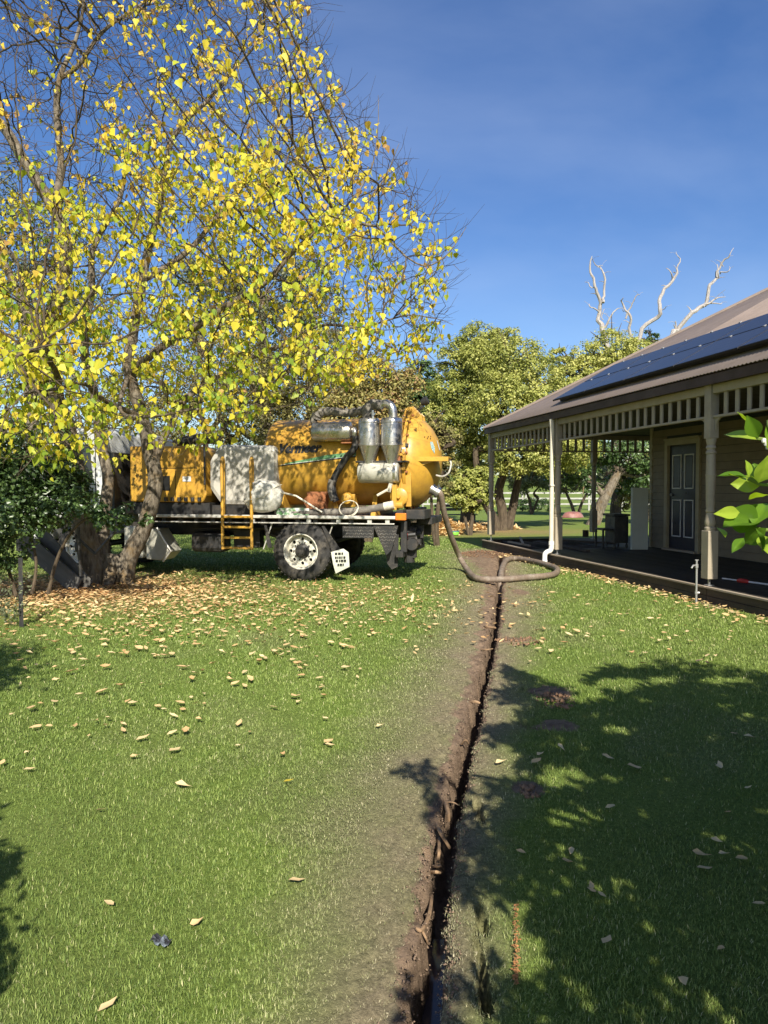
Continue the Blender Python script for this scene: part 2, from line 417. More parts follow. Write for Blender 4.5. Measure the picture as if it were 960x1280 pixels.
# ------------------------------------------------------------------ foliage helpers
TEMPL = {
 'oval': (np.array([(0,0,0),(.45,.30,.05),(1,0,-.08),(.45,-.30,.05)], float), np.array([(0,1,2),(0,2,3)])),
 'heart': (np.array([(.05,0,0),(.0,.22,.03),(.28,.46,.08),(.62,.30,.05),(1.08,0,-.12),(.62,-.30,.05),(.28,-.46,.08),(.0,-.22,.03)], float),
           np.array([(0,1,2),(0,2,3),(0,3,4),(0,4,5),(0,5,6),(0,6,7)])),
 'dry': (np.array([(0,0,.05),(.28,.26,.10),(.72,.15,.05),(1.1,.03,.13),(.66,-.22,.11),(.25,-.20,.07),(.5,0,-.02)], float),
         np.array([(0,1,6),(1,2,6),(2,3,6),(3,4,6),(4,5,6),(5,0,6)])),
}
def unit(a): return a / np.maximum(np.linalg.norm(a, axis=-1, keepdims=True), 1e-9)
def leaf_geo(P, axis, nrm, size, shape):
    T, F = TEMPL[shape]
    ax_ = unit(axis); s = unit(np.cross(nrm, ax_)); n = np.cross(ax_, s)
    V = P[:, None, :] + size[:, None, None] * (T[None, :, 0:1]*ax_[:, None, :] + T[None, :, 1:2]*s[:, None, :] + T[None, :, 2:3]*n[:, None, :])
    k = len(T)
    FF = (F[None] + (np.arange(len(P))*k)[:, None, None]).reshape(-1, 3)
    return V.reshape(-1, 3), FF, k
def leaf_cloud(name, P, axis, nrm, size, shape, m, tint, parent=None):
    V, F, k = leaf_geo(P, axis, nrm, size, shape)
    me = np_mesh(name, V, F)
    set_attr(me, 'tint', np.repeat(tint, k))
    return link_mesh(name, me, m, parent)
def lobes_px(L):                            # (px, py, Y, radius px) -> (centre, radius m)
    return [(yp(a, b, Y), r*Y/FPX) for a, b, Y, r in L]
def crown(name, lobes, n, size, m, parent, shape='oval', clump=0.30, squash=0.85, seed=1, tint_mid=0.5, tint_sd=0.22, per=40, keep=None):
    g = np.random.default_rng(seed)
    w = np.array([r*r for c, r in lobes]); w = w / w.sum()
    nc = max(8, n // per)
    li = g.choice(len(lobes), nc, p=w)
    Cc = np.array([tuple(c) for c, r in lobes])[li]; R = np.array([r for c, r in lobes])[li]
    d = unit(g.normal(size=(nc, 3)))
    rad = R * (0.55 + 0.45*g.random(nc)**0.5)
    cc = Cc + d * rad[:, None] * np.array([1, 1, squash])
    ct = np.clip(g.normal(0, tint_sd*0.7, nc), -.5, .5)
    cs = (0.6 + 0.8*g.random(nc)) * clump * R
    ki = g.integers(0, nc, n)
    off = unit(g.normal(size=(n, 3))) * (g.random(n)**0.45)[:, None]
    P = cc[ki] + off * cs[ki][:, None] * np.array([1, 1, 0.7])
    nr = unit(off + 0.5*d[ki] + np.array([0, 0, 0.6]) + g.normal(0, 0.45, (n, 3)))
    ax_ = unit(np.cross(nr, g.normal(size=(n, 3))))
    sz = size * (0.65 + 0.7*g.random(n))
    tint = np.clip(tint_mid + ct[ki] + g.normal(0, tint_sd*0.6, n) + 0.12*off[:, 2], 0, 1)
    if keep is not None:
        k = keep(P); P, ax_, nr, sz, tint = P[k], ax_[k], nr[k], sz[k], tint[k]
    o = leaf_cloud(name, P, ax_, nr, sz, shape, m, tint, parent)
    tag(o, kind='stuff')
    return o
def limb_mesh(mb, pts, rs, n=8, rough=0.1, seed=0):
    P = spline(pts, 4)
    m = len(P); q = len(rs) - 1
    R = []
    for i in range(m):
        t = i/(m-1)*q; a = int(min(t, q-1e-6)); f = t-a
        R.append((rs[a]*(1-f)+rs[a+1]*f) * (1+rough*mnoise.noise(P[i]*3+Vector((seed, 0, 0)))))
    mb.tube(P, R, n)
def simple_trunk(parent, m, specs, name='trunk'):
    for s in specs:
        mb = MB(); limb_mesh(mb, s[0], s[1], s[2] if len(s) > 2 else 8)
        mb.build(name, m, parent, smooth=True)
        name = 'limb'
# ================================================================== LAWN AND TRENCH
tr_px = [(530,1280),(543,1180),(550,1100),(560,1040),(569,1000),(579,950),(593,900),(602,860),(616,800),(622.5,760),(625,730),(627,705),(625,690)]
tr = [gp(*p) for p in tr_px]
TY = np.array([-2.0] + [p.y for p in tr] + [19.0])
TX = np.array([tr[0].x - 0.35] + [p.x for p in tr] + [tr[-1].x + 0.1])
def trench_x(Y): return np.interp(Y, TY, TX)
def vnoise(x, s=0.0):                       # cheap smooth 1-D noise, numpy
    return (np.sin(x*2.1+s)+np.sin(x*5.3+1.7*s)+0.6*np.sin(x*11.9+2.9*s)+0.4*np.sin(x*23.7+s*4.1))/3.0
def n2(x, y, s=0.0):
    return (np.sin(x*1.3+1.1*np.sin(y*0.9+s)+s)+np.sin(y*1.7+1.3*np.sin(x*1.1-s))+0.6*np.sin(x*3.7+y*2.9+s)+0.5*np.sin(x*7.1-y*6.3+2*s))/3.1
def taper(Y): return np.clip((17.9-Y)/0.5, 0, 1)
def hwl(Y): return 0.057 + 0.022*vnoise(Y*3.0, 1) + 0.010*np.sin(Y*41) + 0.008*np.sin(Y*67+1)
def hwr(Y): return 0.047 + 0.014*vnoise(Y*3.4, 5) + 0.012*np.sin(Y*37+2) + 0.008*np.sin(Y*73)
holes = [(gp(648,806), .10, .07), (gp(640,795), .07, .05), (gp(652,750), .06, .10), (gp(605,1215), .012, .20), (gp(603,1150), .018, .09), (gp(598,1010), .02, .14), (gp(606,1255), .012, .05),
         (gp(660,862), .06, .05), (gp(690,880), .08, .06), (gp(662,905), .07, .06), (gp(672,790), .08, .05), (gp(604,1240), .02, .1)]
def soil_f(X, Y):
    w = X - trench_x(Y)
    sl = np.interp(Y, [0, 2.5, 3.5, 5, 8, 12, 14.5, 16.5, 17.5], [.085, .095, .11, .135, .17, .24, .5, .95, 1.0]) * (1+0.35*vnoise(Y*2.2, 3))
    srr = np.interp(Y, [0, 3, 6, 12, 15, 16.5, 17.5], [.035, .04, .07, .10, .12, .2, .35]) * (1+0.7*vnoise(Y*3.3, 7))
    a = np.where(w < 0, -w/np.maximum(sl, .01), w/np.maximum(srr, .01))
    s = np.clip(1.5 - a, 0, 1) * np.clip((18.2-Y)/0.5, 0, 1)
    for c, rx, ry in [h_ for h_ in holes if h_[1] > .03] + [(gp(640,800), .25, .12), (gp(690,865), .16, .2), (gp(660,985), .09, .09), (gp(650,740), .12, .3), (gp(700,905), .12, .12)]:
        d = np.sqrt(((X-c.x)/rx)**2 + ((Y-c.y)/ry)**2)
        s = np.maximum(s, np.clip(1.6-d, 0, 1)*0.85)
    fx = 6.373 - .2*Y                       # litter and bare soil along the deck
    dd = fx - X
    s = np.maximum(s, np.clip(1-(dd-.02)/(.12+.05*vnoise(Y*2, 9)), 0, 1)*(Y < 17.5)*0.8)
    return s
def worn_f(X, Y):
    w = X - trench_x(Y)
    wl_ = np.interp(Y, [0, 2, 3.6, 7, 12, 15, 17.5], [.34, .46, .66, .70, .74, 1.15, 1.35]) * (1+0.2*vnoise(Y*1.7, 2))
    wr_ = np.interp(Y, [0, 2, 3.6, 7, 9, 13, 15.5, 17.5], [.16, .20, .30, .40, .62, .70, .8, .6]) * (1+0.25*vnoise(Y*2.1, 4))
    a = np.where(w < 0, -w/wl_, w/wr_)
    b = np.clip(1.35-a, 0, 1)*(0.90+0.2*n2(X*4, Y*4, 3)) * np.clip((19-Y), 0, 1)
    b = np.maximum(b, 0.35*np.clip(n2(X*1.6+2, Y*1.2, 1.3)-0.25, 0, 1))
    return np.clip(b, 0, 1)
def litter_f(X, Y):
    cx, cy = -4.9, 11.2
    d = np.sqrt(((X-cx)/2.6)**2 + ((Y-cy)/2.3)**2)
    s = np.clip(1.35-d+0.25*n2(X*2.2, Y*2.2, 8), 0, 1)
    d2 = np.sqrt(((X+1.2)/3.6)**2 + ((Y-11.0)/0.9)**2)
    s = np.maximum(s, 0.3*np.clip(1.2-d2+0.3*n2(X*3, Y*3, 2), 0, 1))
    ym = np.sqrt(((X-3.6)/3.4)**2 + ((Y-26.5)/3.0)**2)
    s = np.maximum(s, 0.8*np.clip(1.3-ym+0.3*n2(X, Y, 5), 0, 1))
    return s
ys = [-60, -30, -12, -5, -2]
y = 0.6
ys.append(y)
while y < 18.4:
    y += 0.022 + 0.0035*max(0, y-1); ys.append(y)
while y < 60: y *= 1.04; ys.append(y)
ys += [72, 90, 120, 160, 220, 320, 480, 750, 1200, 1800]
ys = np.array(ys)
outs = [.008, .018, .032, .05, .065, .08, .095, .11, .125, .14, .155, .17, .185, .20, .215, .23, .245, .26, .275, .30, .34, .38, .44, .5, .57, .65, .74, .84, .95, 1.08, 1.25, 1.45, 1.7, 2.0, 2.4, 2.9, 3.5, 4.3, 5.3, 6.6, 8.2, 10.5, 14, 20, 30, 50, 90, 180, 400, 900]
rows = []
for Y in ys:
    t = float(taper(np.array(Y))) if Y > 0.5 else float(np.clip((Y+1)/0.5, 0, 1))
    hl, hr = float(hwl(Y)), float(hwr(Y)); c = float(trench_x(Y))
    depth = 0.42*t*(1+.12*math.sin(Y*3.1))
    row = []
    for o_ in reversed(outs):
        z = 0.0
        if o_ < 0.34: z = -0.055*t*(1-o_/0.34)**2 - (0.10*t*(1-o_/0.02) if o_ < .02 else 0)
        z += (0.012*vnoise(Y*9+o_*30, 3)+0.006*math.sin(Y*90+o_*50))*t*max(0, 1-o_/0.4)
        row.append((c-hl-o_, z))
    row += [(c-hl*1.0, -depth*.45), (c-hl*.85, -depth*.9), (c-hl*.3, -depth), (c+hr*.3, -depth), (c+hr*.85, -depth*.9), (c+hr, -depth*.45)]
    for o_ in outs:
        z = 0.0
        if o_ < .05: z = -0.03*t*(1-o_/.05)**2
        z += (0.014*vnoise(Y*10+o_*24, 11)+0.008*math.sin(Y*80+o_*60))*t*max(0, 1-o_/.25)
        row.append((c+hr+o_, z))
    rows.append([(x, Y, z) for x, z in row])
V = np.array(rows); nr_, nc_ = V.shape[:2]
Vf = V.reshape(-1, 3)
# holes, gentle unevenness, the far paddock rising behind the white fence
for c, rx, ry in holes:
    d = ((Vf[:, 0]-c.x)/rx)**2 + ((Vf[:, 1]-c.y)/ry)**2
    Vf[:, 2] -= 0.13*np.clip(1.2-d, 0, 1)
far = np.clip(Vf[:, 1]-62, 0, None)
Vf[:, 2] += np.minimum(far*0.030, 9) + 0.6*np.clip(far/60, 0, 1)*n2(Vf[:, 0]*.03, Vf[:, 1]*.02, 1)
near = (Vf[:, 1] < 60) & (np.abs(Vf[:, 0]-trench_x(Vf[:, 1])) > .4)
Vf[near, 2] += 0.010*n2(Vf[near, 0]*1.5, Vf[near, 1]*1.5, 4) - 0.006
idx = np.arange(nr_*nc_).reshape(nr_, nc_)
F = np.stack([idx[:-1, :-1], idx[:-1, 1:], idx[1:, 1:], idx[1:, :-1]], -1).reshape(-1, 4)
me = np_mesh('lawn', Vf, F)
set_attr(me, 'soil', soil_f(Vf[:, 0], Vf[:, 1]))
set_attr(me, 'worn', worn_f(Vf[:, 0], Vf[:, 1]))
set_attr(me, 'litter', litter_f(Vf[:, 0], Vf[:, 1]))
lawn = link_mesh('lawn', me, M['lawn'], smooth=True)
tag(lawn, 'mown green lawn with a narrow trench cut through it', 'lawn', kind='structure')
# muddy water lying in the near end of the trench
mw, N, L, o_ = nodes_of('muddy_water')
pp = N.new('ShaderNodeBsdfPrincipled'); pp.inputs['Base Color'].default_value = (0.06, 0.05, 0.05, 1); pp.inputs['Roughness'].default_value = 0.08
L.new(pp.outputs[0], o_.inputs['Surface'])
wy = np.linspace(0.9, 2.9, 30); wx = trench_x(wy)
Vw = np.concatenate([np.stack([wx-hwl(wy)*.98, wy, wy*0-.30], -1), np.stack([wx+hwr(wy)*.98, wy, wy*0-.30], -1)])
Fw = np.array([(i, i+30, i+31, i+1) for i in range(29)])
tag(link_mesh('trench_water', np_mesh('trench_water', Vw, Fw), mw), 'shallow muddy water lying in the near end of the trench', 'water', kind='structure')

# ------------------------------------------------------------------ grass blades (uncountable)
def house_clear(X, Y): return X < 6.36 - .2*Y
def grass(name, n, ymin, ymax, seed):
    g = np.random.default_rng(seed)
    Y = ymin * (ymax/ymin)**g.random(n)
    X = (g.random(n)*2-1)*(0.60*Y+0.5)
    c, hl, hr = trench_x(Y), hwl(Y), hwr(Y)
    w = X-c
    s = soil_f(X, Y)
    ok = house_clear(X, Y) & ((w < -hl-.02) | (w > hr-.010) | (Y > 17.8)) & (g.random(n) > s*1.1) & (g.random(n) > litter_f(X, Y)*.6)
    for cc, rx, ry in holes: ok &= (((X-cc.x)/rx)**2+((Y-cc.y)/ry)**2 > 1.0)
    X, Y = X[ok], Y[ok]; n = len(X)
    sc_ = np.maximum(1, Y/2.6)
    H = 0.0140*sc_**0.45*(0.6+0.8*g.random(n))*(1+.25*n2(X*3, Y*3, 6)); W = 0.0021*sc_**0.92*(0.7+.6*g.random(n))
    wn_ = worn_f(X, Y)
    H *= 1-.45*wn_
    t = trench_x(Y); o_ = np.abs(X-t)
    z0 = np.where(X < t, -0.055*np.clip(1-(o_-hwl(Y))/.34, 0, 1)**2, 0) - .004
    a = g.random(n)*6.283; lean = 0.25+1.1*g.random(n)
    flat = g.random(n) < wn_*.8; lean = np.where(flat, 1.6, lean)
    d = np.stack([np.cos(a), np.sin(a), 0*a], -1); s2 = np.stack([-np.sin(a), np.cos(a), 0*a], -1)
    B = np.stack([X, Y, z0], -1)
    up = np.array([0, 0, 1.0])
    mid = B + up*(H*.6)[:, None]*np.cos(lean*.5)[:, None] + d*(H*.6*np.sin(lean*.5))[:, None]
    tip = mid + up*(H*.5*np.cos(lean))[:, None] + d*(H*.5*np.sin(lean)+.2*H)[:, None]
    ww = (W*.5)[:, None]
    V = np.stack([B-s2*ww, B+s2*ww, mid+s2*ww*.8, mid-s2*ww*.8, tip], 1).reshape(-1, 3)
    k = (np.arange(n)*5)[:, None]
    F = np.concatenate([np.array([[0,1,2]])+k, np.array([[0,2,3]])+k, np.array([[3,2,4]])+k])
    me = np_mesh(name, V, F)
    patch = 0.5+0.5*n2(X*1.1, Y*.9, 2)
    tint = np.clip(0.22+.22*patch+g.normal(0, .19, n)+(g.random(n) < .08)*.5, 0, 1)
    set_attr(me, 'tint', np.repeat(tint, 5)); set_attr(me, 'worn', np.repeat(np.clip(wn_*1.05+g.normal(0, .15, n)*(wn_ > .05), 0, 1), 5))
    o = link_mesh(name, me, M['blade'])
    tag(o, 'short mown grass blades covering the lawn on both sides of the trench', 'grass', kind='stuff')
    return o
grass('grass', 600000, 1.55, 26, 3)

# torn turf tufts and loose soil crumbs on the trench lips
g = np.random.default_rng(11)
def crumbs(name, label, n, ymin, ymax, side, mt, smin, smax):
    Y = ymin*(ymax/ymin)**g.random(n)
    hw = hwl(Y) if side < 0 else hwr(Y)
    off = np.abs(g.normal(0, .022 if side > 0 else .03, n))
    X = trench_x(Y) + side*(hw+off-.012)
    z = np.where(off < .02, -.02-.14*g.random(n)*(off < .014), 0) - (.045*np.clip(1-off/.3, 0, 1)**2 if side < 0 else .0)
    s = smin+(smax-smin)*g.random(n)**3
    base = np.array([(1,0,0),(-.6,.8,0),(-.5,-.8,.1),(0,0,.9),(0.1,0,-.6)])
    ang = g.random(n)*6.28; ca, sa = np.cos(ang), np.sin(ang)
    J = base[None]*(1+.5*g.normal(0, .5, (n, 5, 1)))*s[:, None, None]
    V = np.stack([J[..., 0]*ca[:, None]-J[..., 1]*sa[:, None], J[..., 0]*sa[:, None]+J[..., 1]*ca[:, None], J[..., 2]], -1)
    V += np.stack([X, Y, z], -1)[:, None]
    F = (np.array([(0,1,3),(1,2,3),(2,0,3),(1,0,4),(2,1,4),(0,2,4)])[None]+(np.arange(n)*5)[:, None, None]).reshape(-1, 3)
    o = link_mesh(name, np_mesh(name, V.reshape(-1, 3), F), mt)
    tag(o, label, 'soil', kind='stuff')
M['soil'] = mat('loose_soil', (0.24, 0.165, 0.11), (0.14, 0.095, 0.065), 14, 0.95, 0, 0.5)
crumbs('loose_soil', 'crumbs of brown soil along the left lip of the trench', 2600, 1.6, 17, -1, M['soil'], .002, .009)
crumbs('loose_soil', 'torn turf crumbs along the right lip of the trench', 3600, 1.6, 17, 1, M['soil'], .0015, .008)
def dug_heap(name, label, c, rx, ry, h, n):
    a = g.random(n)*6.28; r = np.sqrt(g.random(n))
    P = np.stack([c.x+rx*r*np.cos(a), c.y+ry*r*np.sin(a), h*(1-r**2)*g.random(n)], -1)
    s = .005+.022*g.random(n)**3
    base = np.array([(1,0,0),(-.6,.8,0),(-.5,-.8,.1),(0,0,.8),(0.1,0,-.6)])
    V = P[:, None]+base[None]*s[:, None, None]*(1+.5*g.normal(0, .5, (n, 5, 1)))
    F = (np.array([(0,1,3),(1,2,3),(2,0,3),(1,0,4),(2,1,4),(0,2,4)])[None]+(np.arange(n)*5)[:, None, None]).reshape(-1, 3)
    tag(link_mesh(name, np_mesh(name, V.reshape(-1, 3), F), M['clay']), label, 'soil', kind='stuff')
M['clay'] = mat('orange_clay', (0.30, 0.175, 0.10), (0.18, 0.105, 0.06), 10, 0.95, 0, 0.5)
dug_heap('clay_heap', 'low heap of orange clay crumbs where the trench meets the deck', gp(604, 693), .55, .8, .09, 900)
dug_heap('clay_heap', 'scatter of clay around the small holes right of the trench', gp(652, 801), .28, .20, .012, 170)
dug_heap('clay_heap', 'scatter of clay in the edge of the tree shadow', gp(695, 875), .14, .22, .012, 120)
dug_heap('clay_heap', 'small patch of orange clay right of the trench in the shade', gp(660, 990), .045, .09, .006, 60)

# orange marking paint sprayed on the grass
pl = []
for i in range(240):
    if random.random() < .35: pass
    t = random.random(); yy = 1130+100*t; p = gp(645+random.gauss(0, 1.5), yy, 0.012+random.random()*.012)
    pl.append(p)
P = np.array([tuple(p) for p in pl])
tag(leaf_cloud('paint_line', P, unit(g.normal(size=(240, 3))*[1, 1, .3]), np.tile([0, 0, 1.0], (240, 1))+g.normal(0, .3, (240, 3)), .004+.009*g.random(240), 'oval', M['paintline'], g.random(240)),
    'short line of orange marking paint sprayed on the grass beside the trench', 'paint mark')

# cut roots sticking out of the trench walls
def root(pts, r, label):
    mb = MB(); limb_mesh(mb, pts, r, 7, .25)
    tag(mb.build('cut_root', M['root'], None, smooth=True), label, 'root', 'cut tree roots in the trench')
def G(px, py, z): return gp(px, py, z)
root([G(545,1028,-.05), G(550,1040,-.02), G(556,1050,-.05), G(562,1060,-.09)], [.010,.010,.009,.008], 'pale brown root end poking out of the left lip, the brightest one')
root([G(548,1045,-.10), G(549,1062,-.06), G(547,1078,-.10)], [.009,.008,.007], 'dark curved root just below the brightest root end')
root([G(540,1120,-.12), G(536,1145,-.08), G(527,1162,-.04), G(520,1160,-.03)], [.007,.009,.008,.005], 'forked root lying down the left wall of the near trench')
root([G(527,1162,-.05), G(532,1172,-.06), G(535,1180,-.10)], [.006,.004,.003], 'thin side root hanging below the forked root')
root([G(540,1083,-.10), G(546,1083,-.07), G(551,1082,-.07)], [.006,.006,.004], 'short stub root across the trench below the curved one')
root([G(539,1090,-.10), G(545,1090,-.07), G(550,1091,-.09)], [.007,.007,.005], 'lower of the two short stub roots across the trench')
root([G(556,1002,-.06), G(560,1015,-.04), G(561,1026,-.08)], [.012,.010,.008], 'thick root stump in the left wall above the brightest root')
root([G(556,1003,-.05), G(566,1003,-.03), G(574,1007,-.03)], [.004,.004,.002], 'thin light rootlet pointing right over the trench')
root([G(588,878,-.05), G(594,877,-.03), G(600,879,-.04)], [.012,.011,.008], 'grey root end crossing the trench beside the shadow tip')
root([G(606,784,-.04), G(612,784,-.02), G(619,785,-.05)], [.016,.015,.012], 'grey root end crossing the trench furthest from the camera')
root([G(600,812,-.04), G(608,812,-.02), G(616,811,-.03)], [.008,.007,.005], 'thin brown rootlet across the far half of the trench')
root([G(577,930,-.06), G(582,925,-.02), G(586,930,-.06)], [.007,.006,.004], 'small looped rootlet on the left lip halfway along the trench')

# crumpled scrap of grey plastic on the lawn
bm = bmesh.new()
gr = 6
vs = [[bm.verts.new((i*.012-.03, j*.008-.02, .012+.010*math.sin(i*1.9+j*.6)+.006*random.random())) for j in range(gr)] for i in range(gr)]
for i in range(gr-1):
    for j in range(gr-1): bm.faces.new((vs[i][j], vs[i+1][j], vs[i+1][j+1], vs[i][j+1]))
me = bpy.data.meshes.new('plastic_scrap'); bm.to_mesh(me); bm.free()
M['scrap'] = mat('grey_plastic_film', (0.22, 0.26, 0.30), (0.03, 0.03, 0.035), 25, 0.3, lo=.45, hi=.6)
so = link_mesh('plastic_scrap', me, M['scrap'], loc=gp(201, 1180, 0.01)); so.rotation_euler = (0, 0, -.5)
so.modifiers.new('solid', 'SOLIDIFY').thickness = .002
tag(so, 'small crumpled scrap of dark grey plastic lying on the lawn', 'litter')

# ------------------------------------------------------------------ fallen leaves
leaf_px = [  # lone leaves one can point at: (px, py, size m, yaw, label)
 (360,982,.050,.3,'bright yellow rounded leaf lying alone in the middle of the lawn',.0),
 (370,1107,.060,.1,'tan leaf lying alone on the lawn left of the widest trench part',.5),
 (137,1136,.050,2.5,'narrow tan leaf up the slope from the plastic scrap',.5),
 (246,1160,.048,.2,'brownish leaf just right of the plastic scrap',.4),
 (134,1265,.055,.8,'curled tan leaf at the bottom edge of the lawn view',.5),
 (228,987,.085,-.1,'long flat pale leaf above the middle of the lawn',.8),
 (126,1018,.045,.6,'small brown leaf below the leaf pair at left',.5),
 (36,967,.055,.4,'curled tan leaf near the left edge of the lawn',.5),
 (178,928,.08,.5,'upright curled leaf topmost of the middle cluster',.7),
 (218,943,.08,1.0,'folded leaf right of the middle cluster',.6),
 (169,951,.06,.2,'dark brown curled leaf left in the middle cluster',.3),
 (475,912,.06,.4,'pale pinkish leaf on the worn grass left of the trench',.9),
 (626,958,.075,.3,'pale leaf lying right of the trench in the sun gap',.9),
 (900,963,.09,1.2,'pale upright leaf in the deep tree shadow',1.0),
 (876,1075,.07,-.5,'reddish tan leaf in the tree shadow at right',.4),
 (880,1092,.06,.0,'lower of two tan leaves in the tree shadow at right',.6),
 (675,948,.06,.6,'pale leaf at the left rim of the tree shadow',.8),
 (792,964,.08,.1,'wide grey leaf in the middle of the tree shadow',.7)]
cols_t = {}
def leaf_variant(seed):
    gg = np.random.default_rng(seed)
    T, F = TEMPL['dry']; V = T*np.array([1, .75+.5*gg.random(), .3+.75*gg.random()])+gg.normal(0, .04, T.shape)
    V[:, 0] -= .5; V[:, 2] -= V[:, 2].min()
    me = np_mesh('fallen_leaf', V, F); return me
variants = []
for i in range(12):
    me = leaf_variant(50+i); set_attr(me, 'tint', np.full(len(me.vertices), [.35, .6, .8, .95][i % 4]+.03*(i//4))); me.materials.append(M['leafFallen']); variants.append(me)
ymesh = leaf_variant(99); set_attr(ymesh, 'tint', np.full(len(ymesh.vertices), .7)); ymesh.materials.append(M['leafY'])
def put_leaf(x, y, s, yaw, label, group=None, mesh=None, tilt=.12):
    o = bpy.data.objects.new('fallen_leaf', mesh or random.choice(variants)); C.objects.link(o)
    o.location = (x, y, .012 + .02*min(1, y/6)); o.scale = (s, s, s)
    o.rotation_euler = (random.gauss(0, tilt), random.gauss(0, tilt), yaw)
    tag(o, label, 'leaf', group); return o
for px, py, s, yaw, lab, t in leaf_px:
    p = gp(px, py); put_leaf(p.x, p.y, s, yaw, lab, None, ymesh if t == 0 else variants[min(3, int(t*4))])
zones = [  # (label, group, n, sampler in px)
 ('tan fallen leaf among the loose scatter across the lawn in front of the truck', 'fallen leaves scattered in front of the truck', 178, lambda: (random.uniform(20, 480), 780+abs(random.gauss(0, 55)))),
 ('pale fallen leaf lying on the strip of lawn between trench and verandah deck', 'fallen leaves between trench and deck', 62, lambda: (random.uniform(660, 950), random.uniform(745, 835))),
 ('dry leaf lying in the dappled tree shadow on the right of the lawn', 'fallen leaves in the tree shadow', 22, lambda: (random.uniform(640, 950), random.uniform(900, 1240))),
 ('lone tan leaf on the thinly strewn middle of the lawn', 'sparse leaves on the middle lawn', 20, lambda: (random.uniform(0, 440), random.uniform(880, 960)))]
for lab, gp_, n, f in zones:
    k = 0
    while k < n:
        px, py = f(); p = gp(px, py)
        if p.x > 6.2-.2*p.y or abs(p.x-trench_x(p.y)) < .12: continue
        if 'front of the truck' in lab:
            if px > 420+random.uniform(-60, 80) or (px < 100 and py < 800): continue
        put_leaf(p.x, p.y, random.uniform(.045, .095)*min(1, .35+p.y/9), random.uniform(0, 6.28), lab, gp_); k += 1
n = 7600
X = np.concatenate([g.normal(-2.3, 1.9, 2800), g.normal(-4.6, 1.1, 4200), np.zeros(600)])
Y = np.concatenate([g.normal(9.7, 1.35, 2800), g.normal(10.8, 1.0, 4200), np.zeros(600)])
Y[-600:] = g.uniform(8, 17, 600); X[-600:] = 6.30-.2*Y[-600:]-np.abs(g.normal(0, .22, 600))
ok = (Y > 6.6) & (Y < 13.5) | (np.arange(n) >= n-600)
X, Y = X[ok], Y[ok]; n = len(X)
P = np.stack([X, Y, .012+.03*g.random(n)], -1)
tag(leaf_cloud('leaf_litter', P, unit(g.normal(size=(n, 3))*[1, 1, .15]), unit(np.array([0, 0, 1.])+g.normal(0, .28, (n, 3))), .04+.05*g.random(n), 'dry', M['leafFallen'], np.clip(g.normal(.6, .25, n)-.45*np.exp(-((X+4.7)/1.3)**2-((Y-11.3)/1.1)**2), 0, 1)),
    'thick scatter of dry tan leaves under the yellow tree and along the deck', 'leaves', kind='stuff')
# ================================================================== VERANDAH HOUSE (local x runs along the front towards the camera, y into the house)
HR = math.atan2(-.98, .196)
house = empty('weatherboard_house', (2.763, 18.56, 0), HR, 'tan weatherboard house with a deep verandah, turned posts and brown corrugated hip roof', 'house')
LEN = 25.0
DZ = .215
TAN = .562
def bx(name, m, x0, x1, y0, y1, z0, z1, parent=house, bevel=.004):
    return MB().box(x0, x1, y0, y1, z0, z1).build(name, m, parent, bevel=bevel)
# walls: every weatherboard is a board
bh = .155
WX, WY = 2.72, 2.89
front = [(WX+.03, 3.29), (4.52, LEN)]
z = DZ+.02
board_cache = {}
def wboard(x0, x1, y, z0, z1, parent, mesh=None):
    # wedge: thick at the bottom edge
    mb = MB().prism([(y-.034, z0), (y-.001, z0), (y-.001, z1-.006), (y-.012, z1-.006)], 'x', x0, x1)
    return mb.build('weatherboard', M['board'], parent)
wall = bx('wall', M['ink'], WX, LEN, WY, WY+.16, 0, 2.93, bevel=0)  # black backing: the board gaps show it as painted lap shadow lines
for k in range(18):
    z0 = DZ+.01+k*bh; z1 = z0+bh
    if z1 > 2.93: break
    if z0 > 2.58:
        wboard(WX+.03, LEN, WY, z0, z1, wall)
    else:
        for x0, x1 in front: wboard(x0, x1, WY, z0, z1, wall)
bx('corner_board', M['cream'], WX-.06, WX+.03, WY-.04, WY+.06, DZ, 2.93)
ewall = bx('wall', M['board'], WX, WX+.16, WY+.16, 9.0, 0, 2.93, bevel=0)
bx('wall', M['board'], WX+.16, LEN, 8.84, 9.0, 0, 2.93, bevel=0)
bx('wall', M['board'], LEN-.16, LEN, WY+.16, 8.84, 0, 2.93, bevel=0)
# door
fr = MB().box(4.56, 4.67, 2.37, 2.46, DZ, 2.60).box(5.68, 5.79, 2.37, 2.46, DZ, 2.60).box(4.67, 5.68, 2.37, 2.46, 2.49, 2.60).box(4.56,5.79,2.34,2.46,2.60,2.64)
fr.box(4.67, 4.71, 2.46, 2.58, DZ, 2.49).box(5.64, 5.68, 2.46, 2.58, DZ, 2.49).box(4.71, 5.64, 2.46, 2.58, 2.45, 2.49)
door = empty('door', (-1.27, WY-2.44, 0), 0, parent=house)
fr.build('door_frame', M['cream'], door, bevel=.004)
bx('door_sill', M['trim'], 4.60, 5.75, 2.30, 2.46, DZ, DZ+.045, door)
leaf_ = bx('door_leaf', M['door'], 4.71, 5.64, 2.425, 2.462, DZ+.05, 2.45, door)
def moulding(x0, x1, z0, z1):
    w, y0, y1 = .022, 2.408, 2.43
    mb = MB().box(x0, x1, y0, y1, z1-w, z1).box(x0, x1, y0, y1, z0, z0+w).box(x0, x0+w, y0, y1, z0+w, z1-w).box(x1-w, x1, y0, y1, z0+w, z1-w)
    mb.build('panel_moulding', M['moulding'], door, bevel=.003)
    MB().box(x0+.05, x1-.05, 2.412, 2.43, z0+.05, z1-.05).build('door_panel', M['door'], door, bevel=.012)
